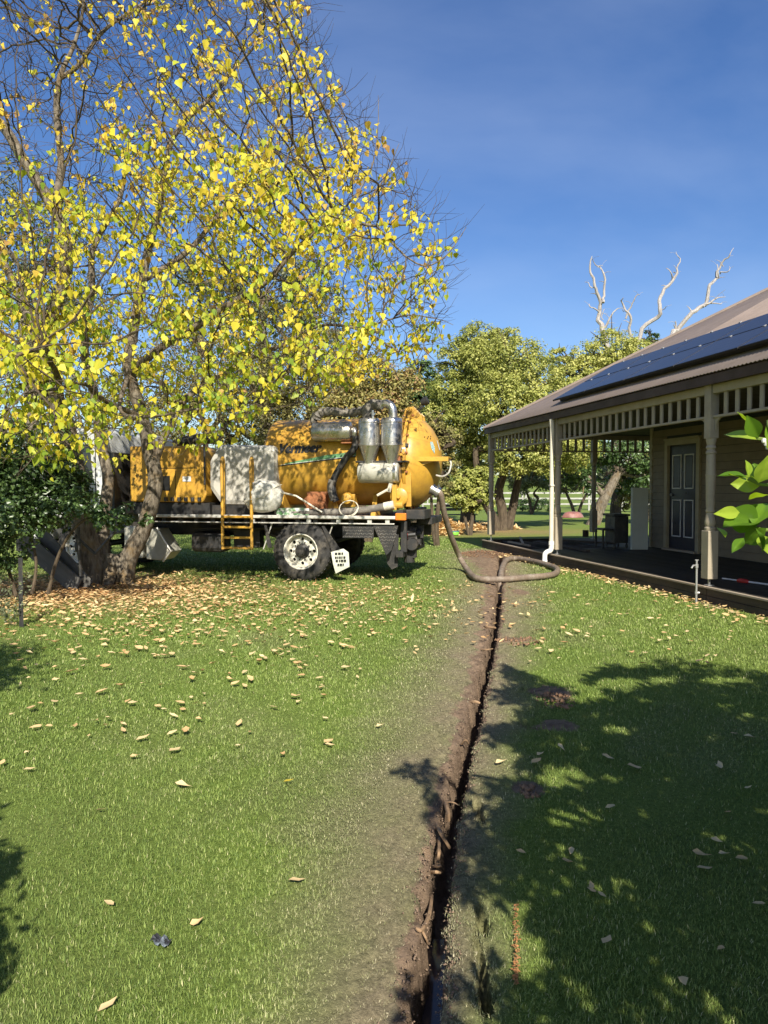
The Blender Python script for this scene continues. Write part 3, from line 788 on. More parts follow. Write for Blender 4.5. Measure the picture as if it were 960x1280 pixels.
for x0, x1 in ((4.80, 5.12), (5.23, 5.55)):
    moulding(x0, x1, 1.55, 2.28); moulding(x0, x1, .52, 1.32)
mbk = MB(); mbk.lathe([(0, .0), (.03, .005), (.032, .03), (.015, .04), (.015, .06)], 12, Matrix.Translation((4.78, 2.425, 1.42)) @ Matrix.Rotation(math.pi/2, 4, 'X')); mbk.build('door_knob', M['galv'], door, smooth=True)
# deck
deck = empty('verandah_deck', parent=house)
bm0 = None
x = WX+.01
k = 0
while x < LEN:
    if bm0 is None:
        bm0 = MB().box(0, .138, -.065, WY-.03, DZ-.028, DZ-.001).build('deck_board', M['deck'], deck, bevel=.003); bm0.location = (x, 0, 0)
    else:
        c = bm0.copy(); C.objects.link(c); c.parent = deck; c.location = (x, 0, random.uniform(-.0015, .0015))
    x += .1425; k += 1
x = -.33; bb = None
while x < WX-.14:                       # back part of the wrap still has its boards
    if bb is None:
        bb = MB().box(0, .138, 1.9, 7.0, DZ-.028, DZ-.001).build('deck_board', M['deck'], deck, bevel=.003); bb.location = (x, 0, 0)
    else:
        c = bb.copy(); C.objects.link(c); c.parent = deck; c.location = (x, 0, random.uniform(-.0015, .0015))
    x += .1425
for yy in (-.02, .42, .9, 1.40, 1.84):
    bx('joist', M['deckdark'], -.33, WX, yy, yy+.045, .06, DZ-.03, deck)
for xx in (-.3, 1.1, 2.5):
    bx('bearer', M['deckdark'], xx, xx+.07, -.06, 1.9, .0, .058, deck)
for x0, x1 in ((-.37, 4.15), (4.16, 8.9), (8.91, 13.8), (13.81, LEN)):
    bx('edge_board', M['deckdark'], x0, x1, -.10, -.07, -.02, .085, deck)
    bx('edge_board', M['deckdark'], x0, x1, -.097, -.07, .09, .187, deck)
    bx('trim_board', M['trim'], x0, x1, -.125, -.07, .189, DZ+.001, deck)
bx('edge_board', M['deckdark'], -.40, -.371, -.10, 7.0, .0, .187, deck)
bx('trim_board', M['deckdark'], -.42, -.34, -.125, 7.0, .189, DZ+.003, deck)
# verandah posts
def post(parent, x, y, zb, name='verandah_post', plain=False):
    e = empty(name, (x, y, 0), 0, parent=parent)
    mb = MB()
    s = .078; mb.box(-s, s, -s, s, zb, .975).build('post_base', M['postp'], e, bevel=.008)
    prof = [(.072,.94),(.078,.955),(.078,.985),(.06,1.0),(.072,1.03),(.075,1.08),(.062,1.15),(.052,1.20),(.062,1.215),(.066,1.235),(.055,1.26),(.060,1.30),(.064,1.5),(.068,1.72),(.068,1.74),(.071,1.745),(.071,1.765),(.066,1.77),
            (.064,2.0),(.060,2.06),(.072,2.07),(.072,2.10),(.058,2.115),(.058,2.135),(.07,2.15),(.07,2.17),(.056,2.19),(.062,2.22),(.072,2.26),(.072,2.29)]
    prof = [(r*.95, .975+(z_-.94)*(2.24-.975)/(2.29-.94)) for r, z_ in prof]
    MB().lathe(prof, 20).build('post_shaft', M['postp'], e, smooth=True)
    s = .068; MB().box(-s, s, -s, s, 2.24, 2.97).build('post_head', M['postp'], e, bevel=.006)
    return e
fr_posts = [0, 3.96, 8.82, 13.7, 18.6]
stirrups = []
for i, x in enumerate(fr_posts):
    post(house, x, 0, .31 if i else .37); stirrups.append((x, 0, .31 if i else .37))
for y in (2.86, 5.7): post(house, 0, y, .40); stirrups.append((0, y, .40))
def stirrup(x, y, zt):
    MB().box(-.012, .012, -.012, .012, DZ-.03, zt).box(-.05, .05, -.05, .05, DZ, DZ+.012).build('post_stirrup', M['galv'], house, loc=(x, y, 0))
for a_ in stirrups: stirrup(*a_)
# beams, frieze rails and slats between the posts
def frieze_x(x0, x1, y):
    f = empty('frieze', (0, 0, 0), 0, parent=house)
    bx('beam', M['cream'], x0, x1, y-.045, y+.045, 2.845, 2.965, f)
    bx('frieze_rail', M['postp'], x0, x1, y-.035, y+.035, 2.515, 2.55, f)
    n = max(1, round((x1-x0)/.222)); st = (x1-x0)/n; p0 = None
    for i in range(n-1 if n > 1 else 1):
        xx = x0+st*(i+1)
        if p0 is None: p0 = MB().box(-.034, .034, -.012, .012, 2.55, 2.845).build('slat', M['postp'], f, bevel=.003, loc=(xx, y, 0))
        else:
            c = p0.copy(); C.objects.link(c); c.parent = f; c.location = (xx, y, 0)
    for xe, sg in ((x0, 1), (x1, -1)):
        pts = [(xe, 2.515), (xe+sg*.17, 2.515)]+[(xe+sg*(.17-.15*math.sin(a)), 2.515-.17*(1-math.cos(a))) for a in (.4, .8, 1.2, math.pi/2)]
        MB().prism(pts, 'y', y-.012, y+.012).build('bracket', M['postp'], f)
def frieze_y(y0, y1, x):
    f = empty('frieze', (0, 0, 0), 0, parent=house)
    bx('beam', M['cream'], x-.045, x+.045, y0, y1, 2.845, 2.965, f)
    bx('frieze_rail', M['postp'], x-.035, x+.035, y0, y1, 2.515, 2.55, f)
    n = round((y1-y0)/.222); st = (y1-y0)/n; p0 = None
    for i in range(n-1):
        yy = y0+st*(i+1)
        if p0 is None: p0 = MB().box(-.012, .012, -.034, .034, 2.55, 2.845).build('slat', M['postp'], f, bevel=.003, loc=(x, yy, 0))
        else:
            c = p0.copy(); C.objects.link(c); c.parent = f; c.location = (x, yy, 0)
for a, b in zip(fr_posts[:-1], fr_posts[1:]): frieze_x(a+.072, b-.072, 0)
frieze_y(.072, 2.79, 0); frieze_y(2.93, 5.63, 0)
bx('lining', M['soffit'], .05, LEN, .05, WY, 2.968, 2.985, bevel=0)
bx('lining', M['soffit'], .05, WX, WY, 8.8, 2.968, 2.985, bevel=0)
# roof: real corrugations on the front plane, hip end, ridge
QM = 5.7
roof_pts = []
cols = []
xx = -.15
cv = []
while xx < LEN+.15:
    cv.append(xx); xx += .019
cv = np.array(cv)
ht = .009*np.cos((cv+.15)/.076*2*math.pi)
qmax = np.minimum(np.minimum(cv+.15, LEN+.15-cv), QM)
nq = 2
Vr = []
for q_ in (0, 1):
    q = qmax*q_
    Vr.append(np.stack([cv, -.15+q-(0.03 if q_ == 0 else 0), 3.105+TAN*q+ht], -1))
Vr = np.concatenate(Vr); nn = len(cv)
Fr = np.array([(i, i+1, nn+i+1, nn+i) for i in range(nn-1)])
roof = link_mesh('roof', np_mesh('roof', Vr, Fr), M['roof'], house, smooth=True)
sm = roof.modifiers.new('solid', 'SOLIDIFY'); sm.thickness = .004; sm.offset = -1
W = 2*QM
def flat(name, pts, m, th=.01, parent=house):
    mb = MB(); mb.add(pts, [tuple(range(len(pts)))])
    o = mb.build(name, m, parent); s_ = o.modifiers.new('solid', 'SOLIDIFY'); s_.thickness = th; s_.offset = 0; return o
zr = 3.105+TAN*QM
flat('hip_end', [(-.18, -.15, 3.09), (-.18, -.15+W, 3.09), (-.15+QM, -.15+QM, zr-.01)], M['roof'])
flat('hip_end', [(LEN+.15, -.15, 3.09), (LEN+.15-QM, -.15+QM, zr-.01), (LEN+.15, -.15+W, 3.09)], M['roof'])
flat('back_slope', [(-.15, -.15+W, 3.09), (LEN+.15, -.15+W, 3.09), (LEN+.15-QM, -.15+QM, zr-.01), (-.15+QM, -.15+QM, zr-.01)], M['roof'])
MB().tube([(-.15, -.15, 3.115), (-.15+QM, -.15+QM, zr+.01)], .045, 8).build('hip_cap', M['roof'], house, smooth=True)
MB().tube([(-.15+QM, -.15+QM, zr+.012), (LEN+.15-QM, -.15+QM, zr+.012)], .05, 8).build('ridge_cap', M['roof'], house, smooth=True)
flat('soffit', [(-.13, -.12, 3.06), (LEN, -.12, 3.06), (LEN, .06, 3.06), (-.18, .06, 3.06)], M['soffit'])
# brown fascia under the roof edge
MB().box(-.148, LEN+.1, -.148, -.12, 2.955, 3.085).build('fascia', M['fascia'], house)
MB().box(-.148, -.12, -.12, W-.15, 2.955, 3.085).build('fascia', M['fascia'], house)
# solar panels, two rows standing off the roof
ang = math.atan(TAN)
def roofM(x, q, lift): return Matrix.Translation((x, -.15+q, 3.105+TAN*q+lift/math.cos(ang))) @ Matrix.Rotation(ang, 4, 'X')
PX0, PW, PH = 3.42, 1.42, 0.80
first = None
for r in range(2):
    for c_ in range(8):
        q = .28+r*(PH+.025)*math.cos(ang); x0 = PX0+c_*(PW+.022)
        Mx = roofM(x0, q, .11)
        if first is None:
            fr_ = MB().box(0, PW, 0, PH, 0, .032).build('solar_panel', M['panel_frame'], house, bevel=.003)
            MB().box(.014, PW-.014, .014, PH-.014, .030, .0345).build('cells', M['solar'], fr_)
            for xx_ in (PW*.25, PW*.75):
                MB().box(xx_-.02, xx_+.02, PH-.015, PH+.02, .033, .045).build('clamp', M['galv'], fr_)
            first = fr_; first.matrix_local = Mx
        else:
            n_ = copy_tree(first, house); n_.matrix_local = Mx
for r in (0.45, .75, 1.15, 1.45):
    o = MB().box(0, 8*(PW+.022)-.1, -.02, .02, .012, .075).build('panel_rail', M['panel_frame'], house); o.matrix_local = roofM(PX0+.05, r, .02)
# downpipe at the second post
xs = 3.96
pts = [(xs-.02, -.135, 2.96), (xs-.02, -.135, 2.90), (xs-.02, -.125, 2.80), (xs-.02, -.122, 2.7), (xs-.02, -.122, .42)]
MB().tube(spline(pts[:4], 4)+[Vector(pts[4])], .044, 14).build('downpipe', M['pipec'], house, smooth=True)
bend = spline([(xs-.02, -.122, .46), (xs-.02, -.122, .34), (xs-.02, -.15, .285), (xs-.02, -.21, .262), (xs-.02, -.255, .22), (xs-.02, -.265, .14), (xs-.02, -.265, -.02)], 6)
MB().tube(bend, .050, 16).tube([(xs-.02, -.122, .40), (xs-.02, -.122, .48)], .056, 16).tube([(xs-.02, -.265, .10), (xs-.02, -.265, .04)], .056, 16).build('pipe_elbow', M['pipew'], house, smooth=True)
bx('pipe_strap', M['pipec'], xs-.075, xs+.035, -.17, -.07, 1.6, 1.63)
# garden tap standpipe at the deck edge
b = gp(871, 753)
tap = empty('standpipe_tap', (b.x-.03, b.y-.05, 0), 0, 'thin galvanised standpipe with a tap, standing against the deck edge near the closest post', 'tap')
MB().tube([(0, 0, -.05), (0, 0, .50)], .014, 10).build('riser', M['galv'], tap, smooth=True)
MB().tube([(0, 0, .48), (0, 0, .53)], .022, 8).tube([(0, 0, .52), (0, 0, .58)], .013, 8).tube([(0, -.0, .51), (-.06, -.03, .515), (-.09, -.045, .48)], .012, 8).build('tap_body', M['galv'], tap, smooth=True)
MB().tube([(-.025, 0, .585), (.025, 0, .585)], .006, 6).tube([(0, 0, .575), (0, 0, .59)], .006, 6).build('tap_handle', M['galv'], tap)
MB().tube([(-.014, 0, .14), (.04, 0, .14)], .016, 8).tube([(0, 0, .12), (0, 0, .16)], .02, 8).build('pipe_clip', M['galv'], tap, smooth=True)
# things on the verandah
def hw(x, y, z): return house_M @ Vector((x, y, z))
house_M = Matrix.Translation((2.763, 18.56, 0)) @ Matrix.Rotation(HR, 4, 'Z')
def on_deck(name, px, py, rz, label, cat, z=DZ): 
    p = gp(px, py, z); return empty(name, tuple(p), rz, label, cat)
pb = on_deck('grey_panel', 800, 687, .06, 'tall pale grey cupboard panel standing upright at the end of the house wall', 'panel')
MB().box(-.19, .17, -.02, .02, .0, 1.36).build('sheet', M['grey'], pb, bevel=.005)
MB().box(-.19, -.15, .02, .07, .0, 1.36).box(.13, .17, .02, .07, 0, 1.36).box(-.15, .13, .02, .07, 1.33, 1.36).build('edge_strip', M['grey'], pb, bevel=.003)
bn = on_deck('barbecue_trolley', 776, 686, .1, 'dark wooden barbecue trolley with a raised hood beside the tall grey panel', 'trolley')
MB().box(-.10, .22, .1, .65, .12, .72).build('cabinet', M['black'], bn, bevel=.01)
MB().box(-.36, -.11, .15, .6, .40, .44).box(-.36, -.32, .15, .19, 0, .40).box(-.36, -.32, .56, .6, 0, .40).build('side_shelf', M['black'], bn, bevel=.004)
MB().box(-.14, .24, .06, .7, .725, .77).build('bench_top', M['black'], bn, bevel=.006)
for sx in (-.08, .20):
    for sy in (.15, .6): MB().tube([(sx-.01, sy, .05), (sx+.01, sy, .05)], .05, 12).box(sx-.012, sx+.012, sy-.012, sy+.012, .05, .13).build('castor', M['black'], bn)
tn = on_deck('paint_tin', 732, 671, 0, 'small rust brown tin standing on the far edge of the deck between two posts', 'tin')
MB().lathe([(0, 0), (.08, 0), (.083, .005), (.083, .17), (.087, .175), (.087, .185), (.07, .185), (.07, .178), (0, .178)], 20).build('tin_body', M['darkwood'], tn, smooth=True)
MB().tube(spline([(-.083, 0, .15), (-.06, 0, .2), (0, 0, .225), (.06, 0, .2), (.083, 0, .15)], 3), .003, 5).build('wire_handle', M['galv'], tn)
def deck_px(px, py, z=DZ): return gp(px, py, z)
a_, b_ = deck_px(903, 723, DZ+.02), deck_px(985, 734, DZ+.02)
pole = empty('extension_pole', tuple(a_), 0, 'white pole with a red grip lying on the dark deck at the right edge', 'pole')
d_ = (b_-a_)
MB().tube([(0, 0, 0), d_*.25], .012, 8).tube([d_*.40, d_*1.0], .014, 8).build('shaft', M['moulding'], pole, smooth=True)
MB().tube([d_*.24, d_*.28, d_*.34, d_*.40, d_*.43], [.014, .034, .038, .030, .014], 12).build('grip', M['red'], pole, smooth=True)
def plank(px0, py0, px1, py1, z, w, t, mt, label, name='loose_timber'):
    a_, b_ = gp(px0, py0, z), gp(px1, py1, z); d = b_-a_; ln = d.length
    o = MB().box(0, ln, -w/2, w/2, 0, t).build(name, mt, None, bevel=.003)
    o.location = a_; o.rotation_euler = (0, 0, math.atan2(d.y, d.x)); tag(o, label, 'timber', 'loose timbers on the open deck frame')
plank(636, 678, 662, 683, DZ+.01, .07, .035, M['trim'], 'short pale timber offcut lying on the open joists near the deck corner')
plank(650, 672, 654, 681, DZ+.05, .05, .03, M['trim'], 'small pale offcut lying across the other offcut')
plank(668, 678, 735, 690, DZ+.01, .10, .04, M['deckdark'], 'long dark plank lying on the open joists behind the downpipe')
plank(700, 676, 770, 680, DZ+.012, .14, .04, M['deckdark'], 'dark plank lying flat on the deck between the two far posts')
# ================================================================== VACUUM TRUCK (local x towards its rear, y away from the camera)
TR_RZ = math.atan2(-.218, .976)
TO = Vector((-1.40, 12.03, 0))
TM = Matrix.Translation(TO) @ Matrix.Rotation(TR_RZ, 4, 'Z')
truck = empty('vacuum_truck', tuple(TO), TR_RZ, 'yellow and steel vacuum truck with a flat tray parked behind the yellow leaved tree', 'truck')
TMI = TM.inverted()
def tb(name, m, x0, x1, y0, y1, z0, z1, parent=truck, bevel=.006):
    return MB().box(x0, x1, y0, y1, z0, z1).build(name, m, parent, bevel=bevel)
AX = Matrix.Rotation(math.pi/2, 4, 'Y')       # lathe axis z -> x
AY = Matrix.Rotation(-math.pi/2, 4, 'X')      # lathe axis z -> +y
def TL(x, y, z): return Matrix.Translation((x, y, z))
# tray
tb('tray_floor', M['traytop'], -3.0, 1.62, .06, 2.44, 1.04, 1.085)
tb('tray_edge', M['alu'], -3.0, 1.62, -.01, .058, 1.055, 1.105)
tb('tray_edge', M['alu'], -3.0, 1.62, 2.442, 2.50, 1.055, 1.105)
tb('tray_rail', M['alu'], -3.0, 1.60, .02, .06, .965, .985)
for i in range(15):
    tb('cross_member', M['black'], -2.9+i*.31, -2.82+i*.31, .07, 2.43, .93, 1.038, bevel=0)
for i, x in enumerate((.1, .62, 1.15, 1.45, -.9)):
    tb('rail_bracket', M['alu'], x, x+.07, .022, .058, .987, 1.054, bevel=.002)
for y in (.78, 1.64):
    tb('chassis_rail', M['black'], -5.6, 1.95, y, y+.08, .70, .925)
tb('tail_beam', M['black'], 1.63, 1.74, .05, 2.45, 1.02, 1.20)
tb('tail_beam', M['black'], 1.75, 2.06, .25, .95, 1.05, 1.20)
tb('tail_beam', M['black'], 1.80, 2.08, .95, 2.2, .93, 1.05)
tb('marker_light', M['orange'], 1.625, 1.80, -.015, .05, 1.04, 1.155, bevel=.01)
for y in (.25, .6, 1.9): tb('tail_bracket', M['black'], 1.66, 1.76, y, y+.08, .50, 1.01)
tb('underrun_bar', M['black'], 1.60, 1.72, .15, 2.35, .42, .52)
tb('tail_light', M['red'], 1.722, 1.74, .30, .5, .70, .80)
# hitch and valves under the tail
mb = MB()
for k in range(12):
    x, y, z = 1.62+.25*random.random(), .35+.5*random.random(), .45+.45*random.random()
    mb.tube([(x-.06, y, z), (x+.06, y+.02, z+.04*random.random())], .03+.03*random.random(), 8)
mb.box(1.70, 1.86, .55, .68, .38, .9).box(1.6, 1.95, .5, .62, .62, .7)
mb.tube([(1.74, .62, .30), (1.74, .62, .42)], .09, 12).tube([(1.82, .4, .62), (1.82, .56, .62)], .10, 14)
mb.build('tow_hitch', M['black'], truck)
# wheels: dual rear, single front
def wheel(x, y, side, dual):
    w = empty('wheel', (x, y, .50), 0, parent=truck)
    s = side
    prof = [(.29,.02),(.31,.0),(.36,.005),(.43,.015),(.475,.04),(.497,.07),(.50,.10),(.492,.105),(.492,.12),(.50,.125),(.50,.16),(.492,.165),(.492,.18),(.50,.185),(.497,.21),(.475,.245),(.43,.26),(.36,.262),(.29,.255),(.28,.14),(.29,.02)]
    mm = AY if s > 0 else Matrix.Rotation(math.pi/2, 4, 'X')
    tm = MB().lathe(prof, 40, mm)
    for k in range(40):
        a = k*math.pi/20
        T = mm @ Matrix.Rotation(a, 4, 'Z')
        tm.box(.494, .507, -.016, .016, .055, .115, T).box(.494, .507, .02, .05, .17, .235, T)
    tm.build('tyre', M['rubber'], w, smooth=True)
    if dual: MB().lathe([(r, h+.30) for r, h in prof], 32, mm).build('inner_tyre', M['rubber'], w, smooth=True)
    d = .11 if dual else .03                      # dish depth
    rim = MB().lathe([(.30,.03),(.305,.008),(.285,.006),(.275,.02),(.268,.05),(.262,d+.02)], 40, mm)
    # disc with eight round holes
    n = 8; R0, R1, hr_, rc = .115, .262, .030, .205
    for k in range(n):
        a0 = 2*math.pi*k/n; seg = []
        hole = [(rc*math.cos(a0)+hr_*math.cos(t), rc*math.sin(a0)+hr_*math.sin(t)) for t in [a0+j*math.pi/6 for j in range(12)]]
        oa = math.pi/n
        outer = []
        for j in range(12):
            t = j*math.pi/6
            lx, ly = math.cos(t), math.sin(t)
            if j in (0, 1, 11, 2, 10): r_ = R1; aa = a0+oa*{0:0, 1:.5, 2:1, 10:-1, 11:-.5}[j]
            elif j in (3, 9): r_ = (R0+R1)/2; aa = a0+oa*(1 if j == 3 else -1)
            else: r_ = R0; aa = a0+oa*{4:1, 5:.5, 6:0, 7:-.5, 8:-1}[j]
            outer.append((r_*math.cos(aa), r_*math.sin(aa)))
        hz = d
        vs = [mm @ Vector((p[0], p[1], hz + (.02 if math.hypot(*p) > .25 else (-.0)))) for p in outer] + [mm @ Vector((p[0], p[1], hz-.004)) for p in hole] + [mm @ Vector((p[0], p[1], hz+.03)) for p in hole]
        rim.add(vs, [(j, (j+1) % 12, 12+(j+1) % 12, 12+j) for j in range(12)]+[(12+j, 12+(j+1) % 12, 24+(j+1) % 12, 24+j) for j in range(12)])
    rim.lathe([(.117, d), (.10, d-.01), (.09, d-.012)], 30, mm)
    rim.build('rim', M['rim'], w, smooth=False)
    hb = MB().lathe([(0, d-.16 if dual else -.06), (.055, d-.155 if dual else -.055), (.07, d-.13 if dual else -.03), (.075, d-.05), (.11, d-.03), (.13, d-.012)], 24, mm)
    for k in range(10):
        a = k*math.pi/5; hb.lathe([(0, -.035), (.012, -.033), (.014, 0)], 6, mm @ Matrix.Translation((.148*math.cos(a), .148*math.sin(a), d)))
    hb.build('hub', M['black'], w, smooth=True)
    MB().lathe([(0, d+.10), (.27, d+.10)], 24, mm).build('brake_drum', M['black'], w)
    return w
wheel(0, 0, 1, True); wheel(0, 2.48, -1, True)
wheel(-4.25, .10, 1, False); wheel(-4.25, 2.38, -1, False)
MB().tube([(0, .5, .5), (0, 2.0, .5)], .09, 12).lathe([(0, 0), (.2, .1), (.24, .2), (.2, .32), (0, .42)], 16, TL(0, 1.03, .5) @ AY).build('rear_axle', M['black'], truck, smooth=True)
MB().tube([(-4.25, .3, .5), (-4.25, 2.2, .5)], .06, 10).build('front_axle', M['black'], truck, smooth=True)
for y in (.62, 1.78): MB().tube(spline([(-.75, y, .74), (0, y, .56), (.75, y, .74)], 5), .045, 6).build('leaf_spring', M['black'], truck)
# mudguard stays, flaps, checker plate guards
def panel(name, pts, m, y0, y1): return MB().prism(pts, 'y', y0, y1).build(name, m, truck, bevel=.003)
panel('mudguard', [(.36, .93), (.40, .93), (.72, .50), (.55, .47)], M['rubber'], .04, .06)
panel('mudguard', [(-.66, .93), (-.62, .93), (-.52, .55), (-.60, .55)], M['rubber'], .04, .06)
mb = MB(); 
mb.add([(.53, .012, .50), (.74, .012, .56), (.83, .02, .50), (.84, .04, .26), (.60, .05, .14), (.56, .03, .30)], [(0,1,2,3,4,5)])
fl = mb.build('mudflap', M['fadedflap'], truck); fl.modifiers.new('solid', 'SOLIDIFY').thickness = .008
for r_, (z_, segs) in enumerate(((.475, [(.60,.64),(.655,.70),(.715,.74)]), (.41, [(.60,.63),(.64,.66),(.67,.70),(.71,.73),(.745,.78)]), (.355, [(.61,.65),(.67,.69),(.70,.74),(.75,.79)]), (.29, [(.64,.67),(.68,.72),(.73,.75)]))):
    mk = MB()
    for a_, b_ in segs: mk.box(a_, b_, .002+.004*r_, .005+.004*r_, z_-.015+.05*(a_-.6), z_+.018+.05*(a_-.6))
    tag(mk.build('faded_print', M['ink'], truck), kind='stuff')
M['checker'] = mat('checker_plate', (0.30, 0.29, 0.27), (0.05, 0.045, 0.04), 7, .5, .5, dirt=(.12, .09, .06), dirt_amt=.6)
cp = MB().box(.72, 1.25, .05, .06, .74, .93)
cp.prism([(1.24, .95), (1.66, .95), (1.55, .55), (1.46, .46)], 'y', .05, .06)
cp.build('checker_guard', M['black'], truck)
ck = MB()
for i in range(26):
    for j in range(8):
        x, z = .74+i*.036+(j % 2)*.018, .56+j*.05
        inside = (x < 1.24 and z > .75) or (1.27 < x < 1.64 and z > .95-(x-1.24)*2.2+.03 and z > .5+(x-1.46)*1.5 and z < .94)
        if not inside or z > .92: continue
        a = .7 if (i+j) % 2 else -.7
        ck.box(-.016, .016, -.004, 0, -.005, .005, TL(x, .05, z) @ Matrix.Rotation(a, 4, 'Y'))
tag(ck.build('checker_tread', M['checker'], truck), kind='stuff')
panel('rear_flap', [(1.36, .80), (1.62, .80), (1.60, .25), (1.50, .20), (1.42, .30)], M['rubber'], .30, .32)
# under-tray boxes, fuel tank, struts
mb = MB().prism([(-2.92, .30), (-2.62, .28), (-2.46, .44), (-2.72, .84), (-2.92, .84)], 'y', .10, .55)
mb.build('fuel_tank', M['whitesteel'], truck, bevel=.02)
MB().tube([(-2.70, .085, .86), (-2.43, .085, .45), (-2.58, .085, .27)], .02, 6).build('tank_strap', M['alu'], truck)
tb('tool_box', M['whitesteel'], -3.35, -2.98, .10, .6, .32, .88, bevel=.015)
tb('air_tank', M['black'], -2.2, -1.55, .35, .72, .42, .78, bevel=.08)
tb('battery_box', M['black'], -1.45, -.95, .55, .76, .5, .85, bevel=.01)
for x0, x1 in ((-.66, -.50), (-.05, .22), (.42, .82)): MB().tube([(x0+.12, .10, .96), (x0-.04, .10, .52)], .011, 6).build('stay_rod', M['alu'], truck)
mb = MB()
for k in range(10):
    y = .3+.5*random.random(); x0 = -2.2+random.random()*.6
    mb.tube(spline([(x0, y, .86), (x0+.9, y+.05, .80+.06*random.random()), (x0+1.9, y, .9)], 4), .012, 5)
mb.build('air_lines', M['black'], truck)
# ladder with hooped handrails
lad = empty('access_ladder', parent=truck)
def rail(x, y):
    return spline([(x-.025, y+.12, 1.10), (x-.02, y+.13, 1.9), (x-.01, y+.10, 2.03), (x, y+.05, 2.08), (x+.005, y, 2.03), (x+.01, y-.02, 1.9)], 5)+[Vector((x+.02, y-.02, 1.1)), Vector((x+.03, y-.04, .52))]
for x in (-1.40, -.87): MB().tube(rail(x, -.03), .027, 10).build('handrail', M['yellow'], lad, smooth=True)
for z in (1.075, .90, .72, .545):
    tb('rung', M['yellow'], -1.38, -.84, -.085, .0 if z < 1 else .04, z-.018, z+.018, lad, .004)
# engine housing (yellow)
eh = MB().prism([(-3.35, 1.32), (-1.93, 1.30), (-1.85, 1.45), (-1.92, 2.24), (-1.99, 2.31), (-3.35, 2.32)], 'y', .30, 2.15)
eh.build('engine_housing', M['yellow'], truck, bevel=.03)
MB().box(-3.0, -2.02, .293, .299, 1.915, 1.925).box(-2.45, -2.442, .293, .299, 1.40, 1.915).build('panel_seam', M['ink'], truck)
tb('vent_label', M['ink'], -2.72, -2.55, .288, .298, 1.52, 1.78, bevel=.002)
tb('small_label', M['white'], -2.30, -2.14, .288, .298, 1.68, 1.77, bevel=.002)
tb('housing_base', M['black'], -3.30, -1.8, .32, 2.1, 1.09, 1.30)
mb = MB()
for i in range(6): mb.tube([(-2.62+i*.13, .27, 1.33), (-2.62+i*.13, .27, 1.40)], .035, 8)
mb.build('control_knobs', M['black'], truck)
MB().tube([(-2.75, .9, 2.32), (-2.75, .9, 2.45)], .07, 10).tube(spline([(-2.6, .7, 2.40), (-2.2, .7, 2.47), (-1.8, .72, 2.44)], 4), .09, 10).tube([(-2.42, .45, 2.4), (-2.0, .45, 2.42)], .06, 10).build('exhaust', M['black'], truck, smooth=True)
MB().tube([(-1.83, .20, 2.6), (-1.83, .20, 1.62)], .018, 6).build('aerial_post', M['black'], truck)
# white poly water tank: octagonal barrel seen from the side
pt = MB().prism([(-1.80, 1.55), (-1.58, 1.25), (-.72, 1.25), (-.55, 1.42), (-.55, 2.30), (-1.62, 2.33), (-1.80, 2.05)], 'y', .28, 2.1)
pt.build('water_tank', M['poly'], truck, bevel=.10)
tb('tank_cradle', M['black'], -1.75, -.6, .32, 2.05, 1.09, 1.26)
# debris tank
CY, CZ, R = 1.20, 2.03, .78
def cyl(x, a, r=R): return Vector((x, CY-r*math.cos(a), CZ+r*math.sin(a)))     # angle 0 = facing the camera, up positive
MB().lathe([(0, -.90), (.25, -.895), (.55, -.88), (.70, -.86), (.755, -.83), (R, -.78), (R, 1.62)], 64, TL(0, CY, CZ) @ AX).build('debris_tank', M['yellow'], truck, smooth=True)
for xr, rr, w in ((1.58, .84, .035), (1.66, .86, .05)):
    MB().lathe([(R, xr), (rr, xr), (rr, xr+w), (R, xr+w)], 64, TL(0, CY, CZ) @ AX).build('flange_ring', M['yellow'], truck, smooth=True)
dome = [(.80, 1.72), (.80, 1.76), (.77, 1.83), (.70, 1.93), (.58, 2.04), (.42, 2.13), (.22, 2.19), (0, 2.21)]
MB().lathe(dome, 64, TL(0, CY, CZ) @ AX).build('rear_door', M['yellow'], truck, smooth=True)
for k in range(16):
    a = k*math.pi/8+.15
    MB().tube([(1.56, 0, 0), (1.75, 0, 0)], .018, 6).build('door_bolt', M['rust'], truck, loc=tuple(cyl(0, a, .825)))
# door brackets, lock shelf, ribs
MB().prism([(1.52, 2.70), (1.60, 2.96), (1.74, 2.99), (1.88, 2.84), (1.92, 2.55), (1.80, 2.6)], 'y', 1.0, 1.08).prism([(1.52, 2.70), (1.60, 2.96), (1.74, 2.99), (1.88, 2.84), (1.92, 2.55), (1.80, 2.6)], 'y', 1.32, 1.40).build('hinge_plate', M['yellow'], truck, bevel=.006)
MB().tube([(1.67, .94, 2.93), (1.67, 1.46, 2.93)], .045, 12).build('hinge_pin', M['yellow'], truck, smooth=True)
MB().box(1.80, 2.42, .50, .9, 2.06, 2.085).box(1.80, 2.42, .485, .50, 2.01, 2.085).prism([(1.82, 2.06), (2.3, 2.06), (1.86, 1.90)], 'y', .55, .57).build('lock_shelf', M['yellow'], truck, bevel=.004)
MB().box(1.62, 1.80, .44, .52, 1.25, 2.08).box(1.56, 1.63, .38, .50, 1.55, 2.30).build('door_stile', M['yellow'], truck, bevel=.008)
MB().box(1.50, 1.72, .30, .34, 2.10, 2.14).box(1.50, 1.72, .30, .34, 1.86, 1.90).box(1.50, 1.53, .30, .42, 1.86, 2.14).box(1.68, 1.72, .30, .42, 1.86, 2.14).build('clamp_frame', M['yellow'], truck, bevel=.004)
MB().tube([(1.61, .33, 1.91), (1.61, .33, 2.09)], .035, 10).tube([(1.55, .33, 1.99), (1.67, .33, 1.99)], .02, 8).build('clamp_screw', M['rust'], truck, smooth=True)
tb('warning_label', M['white'], 1.60, 1.72, .36, .372, 2.17, 2.24, bevel=.001)
